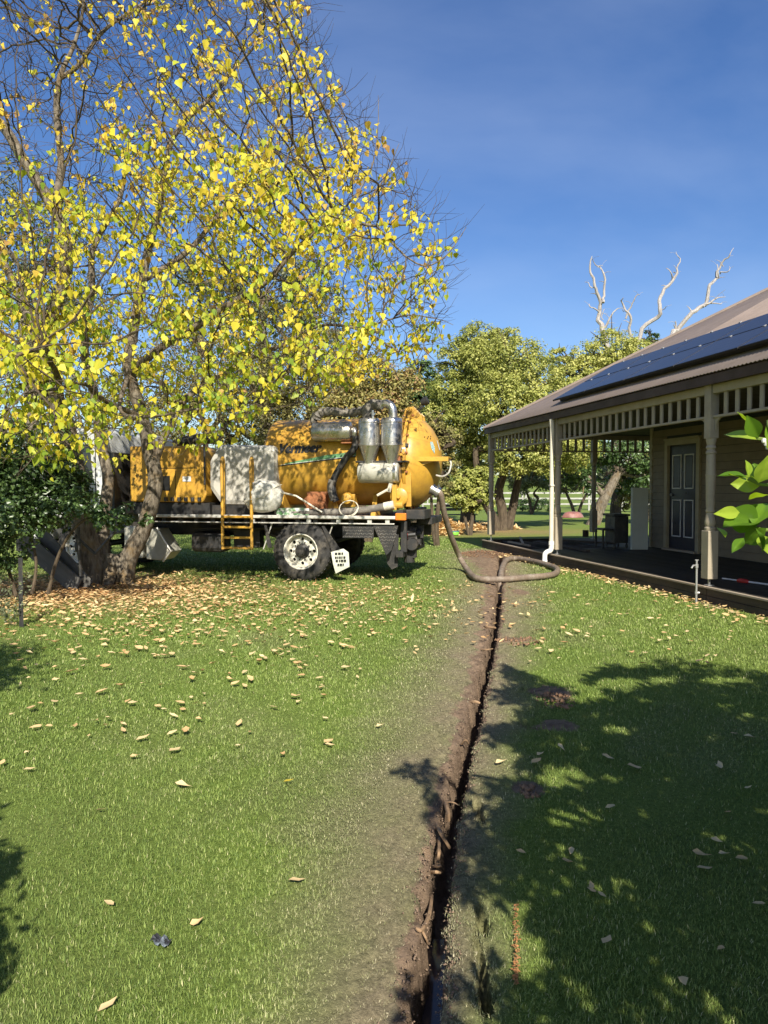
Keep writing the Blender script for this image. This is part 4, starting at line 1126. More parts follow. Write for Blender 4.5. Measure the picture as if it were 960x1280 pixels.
MB().lathe([(0, -.03), (.12, -.03), (.15, -.01), (.15, .02), (.12, .04), (0, .04)], 24, TL(1.63, .28, 1.42) @ AY).tube([(1.63, .30, 1.42), (1.63, .2, 1.42)], .03, 10).build('hand_wheel', M['yellow'], truck, smooth=True)
MB().box(1.52, 1.60, .20, .45, 1.20, 1.62).tube([(1.56, .25, 1.28), (1.70, .25, 1.28)], .06, 12).build('valve_body', M['yellow'], truck, bevel=.006)
MB().tube([(1.28, .18, 1.44), (1.50, .18, 1.56)], .022, 8).tube([(1.47, .18, 1.50), (1.51, .18, 1.64)], .035, 8).build('valve_lever', M['pipec'], truck, smooth=True)
MB().tube(spline([(2.18, .75, 1.78), (2.30, .70, 1.76), (2.40, .68, 1.82), (2.44, .68, 1.95), (2.43, .68, 2.02)], 5), .016, 8).build('door_handle', M['alu'], truck, smooth=True)
# emblem on the dome: small blue-green shield with dark wings above
def dome_pt(u, v):                             # offsets (towards camera, up) from the dome centre, on its surface
    r = math.hypot(u, v)
    xs = np.interp(r, [p[0] for p in reversed(dome)], [p[1] for p in reversed(dome)])
    return Vector((xs+.004, CY-u, CZ+v))
mb = MB(); sh = [(.44, .32), (.36, .33), (.35, .22), (.39, .12), (.45, .20)]
mb.add([dome_pt(*p)+Vector((.004, 0, 0)) for p in sh], [(0, 1, 2, 3, 4)]); mb.build('shield_emblem', mat('emblem_teal', (.10, .28, .30), (.55, .6, .55), 60, .5, lo=.48, hi=.52), truck)
mb = MB()
for p in ((.50, .40), (.46, .38), (.42, .41), (.38, .38), (.34, .42)):
    a_ = dome_pt(*p); mb.box(-.003, .004, -.02, .02, -.012, .012, Matrix.Translation(a_))
mb.build('emblem_wings', M['ink'], truck)
mb = MB(); mb.add([dome_pt(*p)+Vector((.006, 0, 0)) for p in ((.18, .36), (.13, .36), (.12, .18), (.16, .20))], [(0,1,2,3)]); mb.build('side_decal', M['white'], truck)
# stripe and lettering bent round the barrel
def band(name, pts, w, m, lift, z_of):
    mb = MB(); vs = []
    for i, (x, z) in enumerate(pts):
        for s in (0, 1):
            zz = z + w[i]*s; a = math.asin(max(-1, min(1, (zz-CZ)/R)))
            vs.append(cyl(x, a, R+lift))
    n = len(pts); mb.add(vs, [(2*i, 2*i+2, 2*i+3, 2*i+1) for i in range(n-1)])
    return mb.build(name, m, truck, smooth=True)
xs_ = np.linspace(-.62, .85, 24)
zc = [1.93+.16*((x+.62)/1.47)**1.0 for x in xs_]
band('green_stripe', [(x, z+.02) for x, z in zip(xs_[3:], zc[3:])], [.02+.055*min(1, i/12) for i in range(21)], M['green'], .003, None)
band('black_stripe', list(zip(xs_, zc)), [.018]*24, M['ink'], .004, None)
band('white_stripe', [(x, z+.018) for x, z in zip(xs_[2:], zc[2:])], [.007]*22, M['white'], .005, None)
cu = bpy.data.curves.new('lettering', 'FONT')
cu.body = 'Vermeer'; cu.size = .20; cu.shear = .28; cu.offset = .013; cu.space_character = 1.02; cu.resolution_u = 4
to = bpy.data.objects.new('tmp_text', cu); C.objects.link(to)
bpy.context.view_layer.update()
tme = bpy.data.meshes.new_from_object(to)
bpy.data.objects.remove(to)
bm = bmesh.new(); bm.from_mesh(tme)
bmesh.ops.subdivide_edges(bm, edges=[e for e in bm.edges if e.calc_length() > .03], cuts=2)
bmesh.ops.triangulate(bm, faces=bm.faces)
wx = max(v.co.x for v in bm.verts); fx_ = .80/wx
for v in bm.verts:
    x = -.56+v.co.x*fx_; z = 2.175+v.co.y*1.08+.02*(x+.5)
    a = math.asin(max(-1, min(1, (z-CZ)/R))); v.co = cyl(x, a, R+.005)
bm.to_mesh(tme); bm.free(); tme.name = 'lettering'
link_mesh('lettering', tme, M['ink'], truck)
# cradle under the barrel
for x in (-.6, .3, 1.1): MB().prism([(.45, 1.09), (1.95, 1.09), (1.75, 1.45), (1.2, 1.27), (.65, 1.45)], 'x', x, x+.08).build('tank_saddle', M['yellow'], truck)
# silver cyclones with cones and a bent pipe over the top
def cyclone(x):
    c = empty('cyclone', (x, .24, 0), 0, parent=truck)
    MB().lathe([(0, 2.72), (.155, 2.715), (.175, 2.69), (.18, 2.66), (.18, 2.29), (.186, 2.285), (.186, 2.265), (.178, 2.26)], 32).build('cyclone_body', M['steel'], c, smooth=True)
    MB().lathe([(.178, 2.262), (.085, 1.99), (.085, 1.96)], 32).build('cyclone_cone', M['steel'], c, smooth=True)
    for z in (2.63, 2.28): MB().lathe([(.181, z), (.188, z+.004), (.188, z+.016), (.181, z+.02)], 32).build('band', M['steel'], c, smooth=True)
cyclone(1.13); cyclone(1.51)
tb('cyclone_bracket', M['black'], .90, 1.78, .20, .44, 1.985, 2.015)
tb('cyclone_bracket', M['black'], .86, 1.76, .40, .44, 2.25, 2.31)
MB().tube(spline([(1.10, .24, 2.72), (1.10, .24, 2.86), (1.16, .24, 2.94), (1.25, .24, 2.95), (1.33, .24, 2.93)], 5), .085, 16).build('elbow_pipe', M['duct'], truck, smooth=True)
MB().tube(spline([(1.30, .26, 2.90), (1.36, .26, 2.95), (1.45, .25, 2.945), (1.52, .24, 2.87), (1.54, .24, 2.70)], 6), .072, 16).build('elbow_pipe', M['steel'], truck, smooth=True)
MB().tube([(1.22, .12, 2.7), (1.22, .12, 2.84)], .025, 8).tube([(1.17, .12, 2.80), (1.27, .12, 2.80)], .012, 6).build('bleed_valve', M['steel'], truck)
def canister(name, x0, x1, y, z, r, m):
    MB().lathe([(0, x0-.03), (r*.6, x0-.025), (r*.92, x0-.008), (r, x0+.02), (r, x1-.02), (r*.92, x1+.008), (r*.6, x1+.025), (0, x1+.03)], 32, TL(0, y, z) @ AX).build(name, m, truck, smooth=True)
canister('silencer', .13, .78, .36, 2.52, .165, M['steel'])
canister('lower_canister', .97, 1.62, .24, 1.815, .17, M['whitesteel'])
MB().lathe([(.172, 1.56), (.178, 1.56), (.178, 1.60), (.172, 1.60)], 32, TL(0, .24, 1.815) @ AX).lathe([(0, 1.66), (.1, 1.66), (.13, 1.65)], 24, TL(0, .24, 1.815) @ AX).build('canister_end', M['steel'], truck, smooth=True)
tb('silencer_bracket', M['rust'], .62, .80, .30, .62, 2.315, 2.34)
MB().tube(spline([(.16, .42, 2.74), (.22, .40, 2.84), (.40, .4, 2.87), (.70, .42, 2.84), (.95, .36, 2.86), (1.10, .30, 2.90)], 6), [.07+.012*math.sin(i*1.9) for i in range(31)], 14).build('top_duct', M['duct'], truck, smooth=True)
MB().tube(spline([(.14, .42, 2.62), (.10, .42, 2.72), (.14, .42, 2.84)], 5), .06, 12).build('silencer_elbow', M['duct'], truck, smooth=True)
MB().tube(spline([(.86, .30, 2.45), (.88, .30, 2.34), (.84, .28, 2.2), (.72, .30, 2.08), (.60, .30, 1.9), (.50, .28, 1.7), (.50, .24, 1.5), (.56, .24, 1.34)], 6), .058, 14).build('black_duct', M['black'], truck, smooth=True)
MB().tube(spline([(.86, .30, 2.42), (.87, .28, 2.5), (.84, .3, 2.55)], 4), .05, 12).build('duct_cuff', M['steel'], truck, smooth=True)
MB().tube(spline([(.49, .235, 1.70), (.46, .235, 1.55), (.52, .235, 1.36)], 5), .062, 12).build('duct_sleeve', M['duct'], truck, smooth=True)
# rusty pump parts under the barrel
mb = MB()
for (x, y, z, r) in ((.06, .35, 1.33, .10), (.20, .35, 1.40, .08), (.24, .33, 1.27, .10), (.10, .3, 1.22, .08)): mb.lathe([(0, -.08), (r, -.07), (r, .07), (0, .08)], 12, TL(x, y, z) @ AY)
mb.box(-.02, .32, .40, .6, 1.1, 1.5); mb.build('pump', M['rust'], truck, bevel=.01)
MB().lathe([(0, -.1), (.09, -.08), (.11, .0), (.09, .08), (0, .1)], 14, TL(.72, .35, 1.38) @ AY).box(.62, .84, .4, .6, 1.24, 1.46).build('yellow_valve', M['yellow'], truck, bevel=.01)
tb('green_box', mat('green_crate', (.10, .25, .09), (.6, .6, .55), 9, .6, lo=.45, hi=.55), -.48, .1, .15, .5, 1.10, 1.22)
MB().tube([(-.55, .08, 1.88-.35), (-.1, .08, 1.53-.1), (.35, .10, 1.16)], .016, 8).build('handle_bar', M['pipec'], truck, smooth=True)
# cab, mostly hidden by the trunks
cab = empty('cab', parent=truck)
MB().prism([(-3.62, .72), (-3.62, 2.55), (-3.8, 2.65), (-4.9, 2.62), (-5.35, 1.75), (-5.45, 1.1), (-5.45, .62), (-4.85, .62), (-4.75, .95), (-4.5, 1.10), (-4.0, 1.10), (-3.8, .95), (-3.75, .72)], 'y', .08, 2.42).build('cab_shell', M['cab'], cab, bevel=.04)
MB().prism([(-3.95, 1.70), (-4.0, 2.35), (-4.72, 2.35), (-5.05, 1.72)], 'y', .06, .078).build('side_window', M['glass'], cab)
MB().add([(-4.95, .2, 2.5), (-4.95, 2.3, 2.5), (-5.37, 2.3, 1.80), (-5.37, .2, 1.80)], [(0, 1, 2, 3)]).build('windscreen', M['glass'], cab)
MB().box(-3.90, -3.885, .07, .08, .8, 2.5).box(-3.9, -4.6, .07, .08, 1.62, 1.635).build('door_seam', M['ink'], cab)
tb('door_pull', M['black'], -4.10, -3.95, .05, .08, 1.48, 1.52, cab)
tb('bumper', M['black'], -5.55, -5.42, .05, 2.45, .40, .62, cab)
tb('headlight', M['white'], -5.475, -5.44, .15, .45, .72, .92, cab, .02); tb('headlight', M['white'], -5.475, -5.44, 2.05, 2.35, .72, .92, cab, .02)
MB().box(-5.35, -5.25, -.20, -.02, 1.75, 2.1).tube([(-5.2, .08, 2.3), (-5.3, -.1, 2.1)], .012, 6).build('mirror', M['black'], cab, bevel=.02)
tb('headboard', M['black'], -3.60, -3.5, .05, 2.45, 1.10, 2.2)

# things lying on the tray
def TW(x, y, z): return TM @ Vector((x, y, z))
o = MB().tube(spline([(-.52, .22, 1.16), (.1, .20, 1.15), (.8, .18, 1.17), (1.2, .17, 1.22), (1.46, .17, 1.27)], 8), [.058+.005*(i % 2) for i in range(33)], 16).build('tray_hose', M['duct'], None, smooth=True)
o.matrix_world = TM; tag(o, 'grey muddy suction hose lying along the near edge of the truck tray', 'hose')
o = MB().tube([(1.40, .17, 1.258), (1.56, .17, 1.29)], .068, 16).build('hose_coupling', M['pipec'], None, smooth=True)
o.matrix_world = TM; tag(o, 'pale coupling on the rear end of the hose lying on the tray', 'coupling')
def coil(cx_, cy_, cz_, r, n, tilt, label, m=M['pipec'], rr=.008):
    pts = []
    for i in range(int(n*16)+1):
        a = i*2*math.pi/16; R_ = r*(1+.03*math.sin(a*.37))
        pts.append((R_*math.cos(a), R_*math.sin(a)*.9, i/16*.012))
    o = MB().tube(pts, rr, 6).build('rope_coil', m, None, smooth=True)
    o.matrix_world = TM @ TL(cx_, cy_, cz_) @ Matrix.Rotation(tilt, 4, 'X'); tag(o, label, 'coil')
coil(.82, .08, 1.22, .16, 2, 1.1, 'pale looped hose ring hanging over the tray hose under the cyclones')
coil(-.50, .10, 1.30, .08, 2, 1.35, 'small white hose ring hanging by the white bag')
# white bulky bag in front of the poly tank
bm = bmesh.new(); bmesh.ops.create_icosphere(bm, subdivisions=4, radius=1)
for v in bm.verts:
    n_ = v.co.copy(); b = max(abs(n_.x), abs(n_.y), abs(n_.z)); k = .72+.28/b*.9
    v.co = Vector((n_.x*k*.34, n_.y*k*.20, n_.z*k*.28))
    v.co += n_*.035*mnoise.noise(n_*2.3)+n_*.022*abs(mnoise.noise(n_*6))
me = bpy.data.meshes.new('bulk_bag'); bm.to_mesh(me); bm.free()
o = link_mesh('bulk_bag', me, M['bag'], None, True); o.matrix_world = TM @ TL(-.70, .12, 1.42)
tag(o, 'bulging white bag tied on the tray between the ladder and the yellow tank', 'bag')
MB().tube([(-1.02, -.05, 1.33), (-.6, -.1, 1.42), (-.42, .0, 1.6), (-.40, .2, 1.62)], .008, 5).build('tie_rope', M['pipec'], o)
bpy.data.objects['tie_rope'].matrix_parent_inverse = (TL(-.70, .12, 1.42)).inverted()

# suction hose from the rear door to the trench
h0 = TW(2.16, 1.02, 1.49)
pin = [h0, h0+Vector((.05, -.03, -.03)), yp(555, 640, 12.75), yp(559, 655, 12.95), yp(566, 676, 13.25), yp(575, 697, 13.6)]
gr_px = [(584, 712), (592, 721), (605, 724), (630, 724), (655, 722), (680, 720), (694, 717), (696, 711), (684, 706), (665, 701), (645, 698), (634, 700), (628.5, 708)]
pin += [gp(a, b, .062) for a, b in gr_px]
e1 = gp(627, 722, -.02); pin += [Vector((trench_x(e1.y)*1.0, e1.y, -.04)), Vector((float(trench_x(12.5)), 12.5, -.25)), Vector((float(trench_x(12.1)), 12.1, -.38))]
sp = spline(pin, 14)
sp2 = [sp[0]]
for p in sp[1:]:
    if (p-sp2[-1]).length > .022: sp2.append(p)
hose = empty('suction_hose', tuple(h0), 0, 'long muddy ribbed suction hose looping from the truck over the grass into the trench', 'hose')
o = MB().tube([p-h0 for p in sp2], [.048 if i % 2 else .054 for i in range(len(sp2))], 14).build('hose_body', M['hose'], hose, smooth=True)
dv = Vector((.86, -.1, -.5)).normalized()
MB().tube([-dv*.12, dv*.02], .085, 16).tube([-dv*.02, dv*.03], .10, 16).tube([-dv*.14, -dv*.10], .10, 16).tube([(.02, -.05, .12), (.0, -.0, .02), (.06, .05, -.05)], .018, 6).build('hose_coupling', M['steel'], hose, smooth=True)
# black crow-like work lamp on the door top
wl_ = empty('work_lamp', tuple(TW(1.90, 1.2, 2.93)), TR_RZ, 'black swivel work lamp standing on top of the yellow tank door', 'lamp')
MB().tube([(-.12, 0, -.02), (-.02, 0, .10), (.0, 0, .16)], .02, 8).tube([(-.16, 0, -.04), (-.10, 0, .02)], .03, 8).build('lamp_arm', M['black'], wl_, smooth=True)
MB().lathe([(0, -.09), (.05, -.085), (.075, -.02), (.08, .04), (.07, .05), (0, .03)], 16, TL(.02, 0, .17) @ Matrix.Rotation(1.2, 4, 'Y')).build('lamp_head', M['black'], wl_, smooth=True)
# ================================================================== TREES
def colonize(attr, init, parents, D, di, dk, iters, up=0.0, jit=.15, seed=1):
    """space colonization: grow nodes towards attractors. Returns node list and parents."""
    g = random.Random(seed)
    nodes = [Vector(p) for p in init]; par = list(parents)
    alive = [Vector(a) for a in attr]
    kd = KDTree(len(nodes)+0)
    for it in range(iters):
        kd = KDTree(len(nodes))
        for i, p in enumerate(nodes): kd.insert(p, i)
        kd.balance()
        pull = {}; keep = []
        for a in alive:
            co, i, d = kd.find(a)
            if d < dk: continue
            keep.append(a)
            if d < di: pull.setdefault(i, Vector((0, 0, 0))); pull[i] += (a-co).normalized()
        alive = keep
        if not pull: break
        for i, v in pull.items():
            v = v + Vector((g.gauss(0, jit), g.gauss(0, jit), g.gauss(0, jit)+up))*max(1, v.length*.5)
            if v.length < 1e-4: continue
            nn = nodes[i]+v.normalized()*D
            nodes.append(nn); par.append(i)
    return nodes, par
def branch_radii(nodes, par, tip, ex, fixed):
    n = len(nodes); acc = [0.0]*n; ch = [0]*n
    for i in range(n-1, -1, -1):
        if ch[i] == 0: acc[i] = tip**ex
        r = acc[i]
        if par[i] >= 0: acc[par[i]] += r; ch[par[i]] += 1
    return [max(fixed.get(i, 0), acc[i]**(1/ex)) if i not in fixed else fixed[i] for i in range(n)], ch
def branches_mesh(mb_, nodes, par, rad, thr=0, maxr=None):
    n = len(nodes); kids = [[] for _ in range(n)]
    for i in range(n):
        if par[i] >= 0: kids[par[i]].append(i)
    starts = [i for i in range(n) if par[i] < 0]
    stack = [(s, None) for s in starts]
    while stack:
        i, pre = stack.pop()
        chain = [] if pre is None else [pre]
        chain.append(i); cur = i
        while kids[cur]:
            ks = sorted(kids[cur], key=lambda k: -rad[k])
            for k in ks[1:]: stack.append((k, cur))
            cur = ks[0]; chain.append(cur)
        if len(chain) < 2: continue
        P = [nodes[c] for c in chain]; R = [rad[c] for c in chain]
        if pre is not None: R[0] = min(rad[chain[0]], rad[chain[1]]*1.15)
        mb_.tube(P, R, 8 if R[min(1, len(R)-1)] > .05 else (5 if R[min(1, len(R)-1)] > .012 else 3), cap=False)

# ---------------- the big yellow tree
YT = empty('yellow_leaved_tree', (-4.62, 11.8, 0), 0, 'large spreading tree with yellow heart-shaped leaves and several trunks, standing before the truck', 'tree')
ytl = Vector((-4.62, 11.8, 0))
specs = [ # each: list of (px, py, Y, radius m)
 [(152,742,11.75,.24),(160,705,11.75,.18),(180,655,11.7,.155),(194,610,11.7,.15),(187,560,11.7,.135),(173,510,11.7,.12),(160,460,11.7,.105),(168,410,11.8,.09),(178,350,11.9,.08),(192,285,12,.07),(207,220,12,.055),(212,178,12,.05)],
 [(212,178,12,.05),(240,140,12.0,.042),(258,125,12,.036),(290,88,12.2,.028),(330,45,12.2,.02)],
 [(190,585,11.7,.10),(205,545,11.8,.075),(228,505,12.1,.065),(262,478,12.2,.058),(305,452,12.2,.05),(350,432,12,.04),(400,408,11.8,.032),(450,412,11.5,.024),(500,440,11,.016)],
 [(162,465,11.7,.08),(205,432,11,.07),(255,402,10.6,.06),(300,372,10.4,.052),(335,350,10.2,.045),(372,310,10.1,.036),(415,278,10,.028),(470,282,9.9,.02)],
 [(178,350,11.9,.065),(222,325,12.1,.055),(252,295,12.3,.05),(285,255,12.4,.043),(318,212,12.4,.036),(342,170,12.5,.03),(352,120,12.6,.022),(372,60,12.6,.016)],
 [(300,262,12.4,.034),(332,262,11.8,.03),(345,238,11.6,.024),(362,190,11.5,.018)],
 [(118,742,11.6,.26),(115,700,11.6,.22),(100,645,11.6,.20),(92,585,11.6,.19),(80,530,11.6,.175),(60,478,11.6,.16),(52,440,11.6,.15),(66,395,11.5,.13),(82,345,11.5,.12),(80,300,11.4,.115),(68,262,11.4,.11),(40,215,11.3,.10),(12,170,11.2,.09),(-30,120,11.2,.07)],
 [(68,262,11.4,.07),(76,205,11.5,.062),(73,150,11.5,.055),(75,95,11.5,.048),(98,40,11.6,.03),(108,-25,11.6,.02)],
 [(74,98,11.5,.045),(98,82,11.4,.04),(128,40,11.3,.032),(165,12,11.3,.024),(205,-12,11.3,.018)],
 [(55,450,11.6,.11),(36,400,11.9,.09),(15,350,12.1,.075),(-15,290,12.3,.06)],
 [(82,540,11.6,.08),(76,500,10.6,.06),(66,452,9.4,.045),(50,436,8.4,.032),(22,446,7.7,.022)],
 [(130,735,11.7,.2),(126,680,11.9,.15),(135,620,12.2,.12),(130,560,12.4,.11),(118,500,12.6,.10),(105,440,12.8,.09),(112,380,12.9,.08),(118,310,13,.06),(150,250,13,.05),(160,180,13,.035)],
 [(173,520,11.6,.06),(130,500,10.8,.045),(105,480,9.8,.035),(70,486,9.0,.024),(30,492,8.4,.016)],
 [(470,282,9.9,.02),(520,330,9.9,.014),(556,322,9.9,.010),(585,284,9.9,.004)],
 [(415,278,10,.02),(450,235,10,.014),(470,185,10,.009),(471,118,10,.003)],
 [(440,280,10,.016),(478,225,10,.011),(500,180,10,.004)],
 [(450,412,11.5,.02),(505,395,11.3,.014),(545,398,11.2,.008),(566,406,11.2,.004)],
 [(160,470,11.7,.05),(150,515,10.6,.03),(196,520,9.9,.024),(240,512,9.6,.02),(300,512,9.6,.014)],
]
init, par_, fixed = [], [], {}
trunk_mb = MB()
for s in specs:
    P = [yp(a, b, Y)-ytl for a, b, Y, r in s]; R = [r for *_, r in s]
    if s[0][1] > 730: P[0].z = -.08; 
    S = spline(P, 4); m = len(S)
    Rr = [R[min(int(i/4), len(R)-1)]*(1-(i % 4)/4)+R[min(int(i/4)+1, len(R)-1)]*((i % 4)/4) for i in range(m)]
    Rr = [r*.84*(1+.10*mnoise.noise(S[i]*4)) for i, r in enumerate(Rr)]
    for i in range(m): S[i] = S[i]+Vector((mnoise.noise(S[i]*1.5), mnoise.noise(S[i]*1.5+Vector((7,0,0))), 0))*.05*(1 if i > 3 else 0)
    trunk_mb.tube(S, Rr, 12)
    prev = -1
    for i in range(0, m):
        if S[i].z < 2.0 or Rr[i] < .0125: continue
        fixed[len(init)] = .001; init.append(S[i]); par_.append(prev); prev = len(init)-1
# root flare
for k in range(9):
    a = k*.7; c0 = Vector((.05*k-.2, 0, .35)); trunk_mb.tube(spline([c0+Vector((.1*math.cos(a), .1*math.sin(a), .1)), Vector((.3*math.cos(a)+c0.x, .3*math.sin(a), .08)), Vector((.6*math.cos(a)+c0.x, .6*math.sin(a), -.06))], 4), [.15, .14, .12, .11, .10, .085, .07, .05, .03], 8)
poly = [(-140,-300),(230,-300),(335,-80),(388,10),(424,105),(468,165),(503,205),(532,262),(575,292),(556,345),(560,398),(545,440),(500,455),(455,470),(420,500),(350,512),(290,548),(235,566),(200,562),(150,540),(120,580),(60,590),(-20,600),(-160,580)]
def inpoly(x, y, poly):
    c = False; j = len(poly)-1
    for i in range(len(poly)):
        xi, yi = poly[i]; xj, yj = poly[j]
        if (yi > y) != (yj > y) and x < (xj-xi)*(y-yi)/(yj-yi)+xi: c = not c
        j = i
    return c
rr = random.Random(5)
attr = []
while len(attr) < 9500:
    x, y = rr.uniform(-160, 580), rr.uniform(-300, 600)
    if not inpoly(x, y, poly): continue
    if x < 20 and rr.random() < .35: continue
    hd = 3.6*math.sqrt(max(.05, 1-((x-150)/440)**2))
    yc = 11.3 if x < 300 else 10.9
    Y = yc+hd*rr.uniform(-1, 1)
    if y > 490 and x > 190: Y = rr.uniform(8.6, 10.2)
    if y > 430 and x < 130: Y = rr.uniform(7.3, 10.0)
    p = yp(x, y, Y)
    if x > 190 and p.z < 3.1 and Y > 10.4: continue
    if p.z < 1.9: continue
    attr.append(p-ytl)
nodes, par = colonize(attr, init, par_, .15, 2.0, .19, 80, up=.0, jit=.28, seed=3)
print('yellow tree nodes', len(nodes))
rad, ch = branch_radii(nodes, par, .0045, 2.35, fixed)
n0 = len(init)
rad = [r if i >= n0 else .004 for i, r in enumerate(rad)]
rad = [min(r, .05) for r in rad]
bmb = MB()
# only the grown part; the initial limbs are already in trunk_mb
sub_par = [(-1 if i < n0 else par[i]) for i in range(len(nodes))]
branches_mesh(bmb, nodes, sub_par, rad)
trunk_mb.build('trunk', M['barkA'], YT, smooth=True)
# fine bare twigs
tw = MB(); tips = [i for i in range(n0, len(nodes)) if ch[i] == 0]
for i in tips:
    for _ in range(2):
        d = (nodes[i]-nodes[par[i]]).normalized()+Vector((rr.gauss(0, .5), rr.gauss(0, .5), rr.gauss(.15, .45)))
        d.normalize(); L_ = rr.uniform(.2, .6)
        b1 = nodes[i]+d*L_*.5+Vector((rr.gauss(0, .03), rr.gauss(0, .03), rr.gauss(0, .03)))
        bmb.tube([nodes[i], b1, b1+d*L_*.5+Vector((rr.gauss(0, .05), rr.gauss(0, .05), rr.gauss(.03, .05)))], [.004, .003, .0015], 3, cap=False)
o = bmb.build('branches', M['barkB'], YT); tag(o, kind='stuff')
# leaves: clusters hanging from thin twigs
gy = np.random.default_rng(21)
cand = [i for i in range(n0, len(nodes)) if rad[i] < .016]
def topx(p):
    w = p+ytl; d = w-Vector((0, 0, CAMH)); f_ = d.y*math.cos(PITCH)-d.z*math.sin(PITCH); u = d.y*math.sin(PITCH)+d.z*math.cos(PITCH)
    return 480+FPX*d.x/f_, 640-FPX*u/f_
LP, LA, LN, LS, LT = [], [], [], [], []
for i in cand:
    p = nodes[i]; px, py = topx(p)
    pr = .40
    if py < 200: pr = .25
    if px < 130 and py < 240: pr = .12
    if py < 240 and px < 250: pr *= .8
    if py < 60 and px < 380: pr *= .7
    if 150 < px < 460 and 180 < py < 470: pr = .50
    if px > 470: pr = .24
    if px < 140 and 380 < py < 600: pr = .75
    if py > 470 and px > 190: pr = .5
    if p.y > 1.5: pr *= .6
    pr *= .88*(1.6 if mnoise.noise(Vector(p)*1.3) > 0.05 else .30)
    if gy.random() > pr: continue
    k = int(gy.integers(3, 11)); green = np.clip(gy.normal(.39-.0006*(py-330)+(.10 if px > 430 or py < 170 else 0), .17), 0, 1)
    for _ in range(k):
        off = gy.normal(0, .075, 3)
        q = np.array(p)+off
        LP.append(q); ax_ = np.array([gy.normal(0, .45), gy.normal(0, .45), -1.0]); LA.append(ax_)
        LN.append([gy.normal(0, .85), -.45+gy.normal(0, .8), gy.normal(.3, .4)])
        LS.append(.053+.040*gy.random()+(.025 if gy.random() < .10 else 0)); LT.append(np.clip(green+gy.normal(0, .12)+(.35 if gy.random() < .05 else 0), 0, 1))
LP, LA, LN, LS, LT = map(np.array, (LP, LA, LN, LS, LT))
print('yellow leaves', len(LP))
inview = np.array([(0 < a < 560 and 0 < b < 640) for a, b in (topx(Vector(p)) for p in LP)])
dist = np.linalg.norm(LP+np.array(ytl)-np.array([0, 0, CAMH]), axis=1)
score = np.where(inview, LS/dist, 0); big = np.argsort(-score)[:300]
msk = np.zeros(len(LP), bool); msk[big] = True
tag(leaf_cloud('foliage', LP[~msk], unit(LA[~msk]), unit(LN[~msk]), LS[~msk], 'heart', M['leafY'], LT[~msk], YT), kind='stuff')
hm = []
for t in range(6):
    V, F = TEMPL['heart']; V = V.copy(); V[:, 1] *= .9+.05*t; V[:, 2] *= .5+.4*(t % 3)
    me = np_mesh('leaf', V, F); set_attr(me, 'tint', np.full(len(V), .12+t*.13)); me.materials.append(M['leafY']); hm.append(me)
for i in big:
    a = unit(LA[i]); s = unit(np.cross(LN[i], a)); n_ = np.cross(a, s)
    o = bpy.data.objects.new('leaf', hm[int(min(5, LT[i]*6))]); C.objects.link(o); o.parent = YT
    Mx = Matrix(((a[0], s[0], n_[0], 0), (a[1], s[1], n_[1], 0), (a[2], s[2], n_[2], 0), (0, 0, 0, 1)))
    o.matrix_local = Matrix.Translation(LP[i]) @ Mx @ Matrix.Scale(float(LS[i]), 4)

# ---------------- background trees
def tree(name, label, base, lobes, n, size, leafm, barkm, stems, seed, group=None, tint=.5, sd=.22, clump=.3, per=45, cat='tree'):
    t = empty(name, tuple(base), 0, label, cat, group)
    L = [(c-base, r) for c, r in lobes_px(lobes)]
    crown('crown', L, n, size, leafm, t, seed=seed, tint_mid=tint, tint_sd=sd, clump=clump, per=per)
    nm = 'trunk'
    for s in stems:
        P = [(yp(a, b, Y)-base) for a, b, Y, r in s]; R = [r for *_, r in s]
        if abs(P[0].z) < .5: P[0].z = -.1
        mb = MB(); S = spline(P, 5); m = len(S); q = len(R)-1
        RR = [R[min(int(i/5), q)]*(1-(i % 5)/5)+R[min(int(i/5)+1, q)]*((i % 5)/5) for i in range(m)]
        S = [S[0]]+[p+Vector((mnoise.noise(p*.8+Vector((seed, 0, 0))), mnoise.noise(p*.8+Vector((0, seed, 0))), 0))*.12 for p in S[1:]]
        mb.tube(S, RR, 9); mb.build(nm, barkm, t, smooth=True); nm = 'limb'
    # a few inner limbs that reach the lobes so gaps show wood
    mb = MB(); rb = random.Random(seed)
    if stems:
        top = [yp(*s[-1][:3])-base for s in stems]
        for c, r in L:
            a_ = min(top, key=lambda q: (q-c).length)
            mid = (a_+c)/2+Vector((rb.gauss(0, .3), rb.gauss(0, .3), -.2))
            mb.tube(spline([a_, mid, c], 5), [.11-.009*i for i in range(11)], 6)
            for _ in range(9):
                e = c+Vector((rb.gauss(0, .5), rb.gauss(0, .5), rb.gauss(.2, .5)))*r*.9
                mb.tube([c+(a_-c)*rb.random()*.4, (c+e)/2+Vector((0, 0, .05)), e], [.05, .035, .012], 4, cap=False)
        tag(mb.build('branches', barkm, t), kind='stuff')
    return t
gb = lambda px, Y: Vector(((px-480)/FPX*Y, Y, 0))
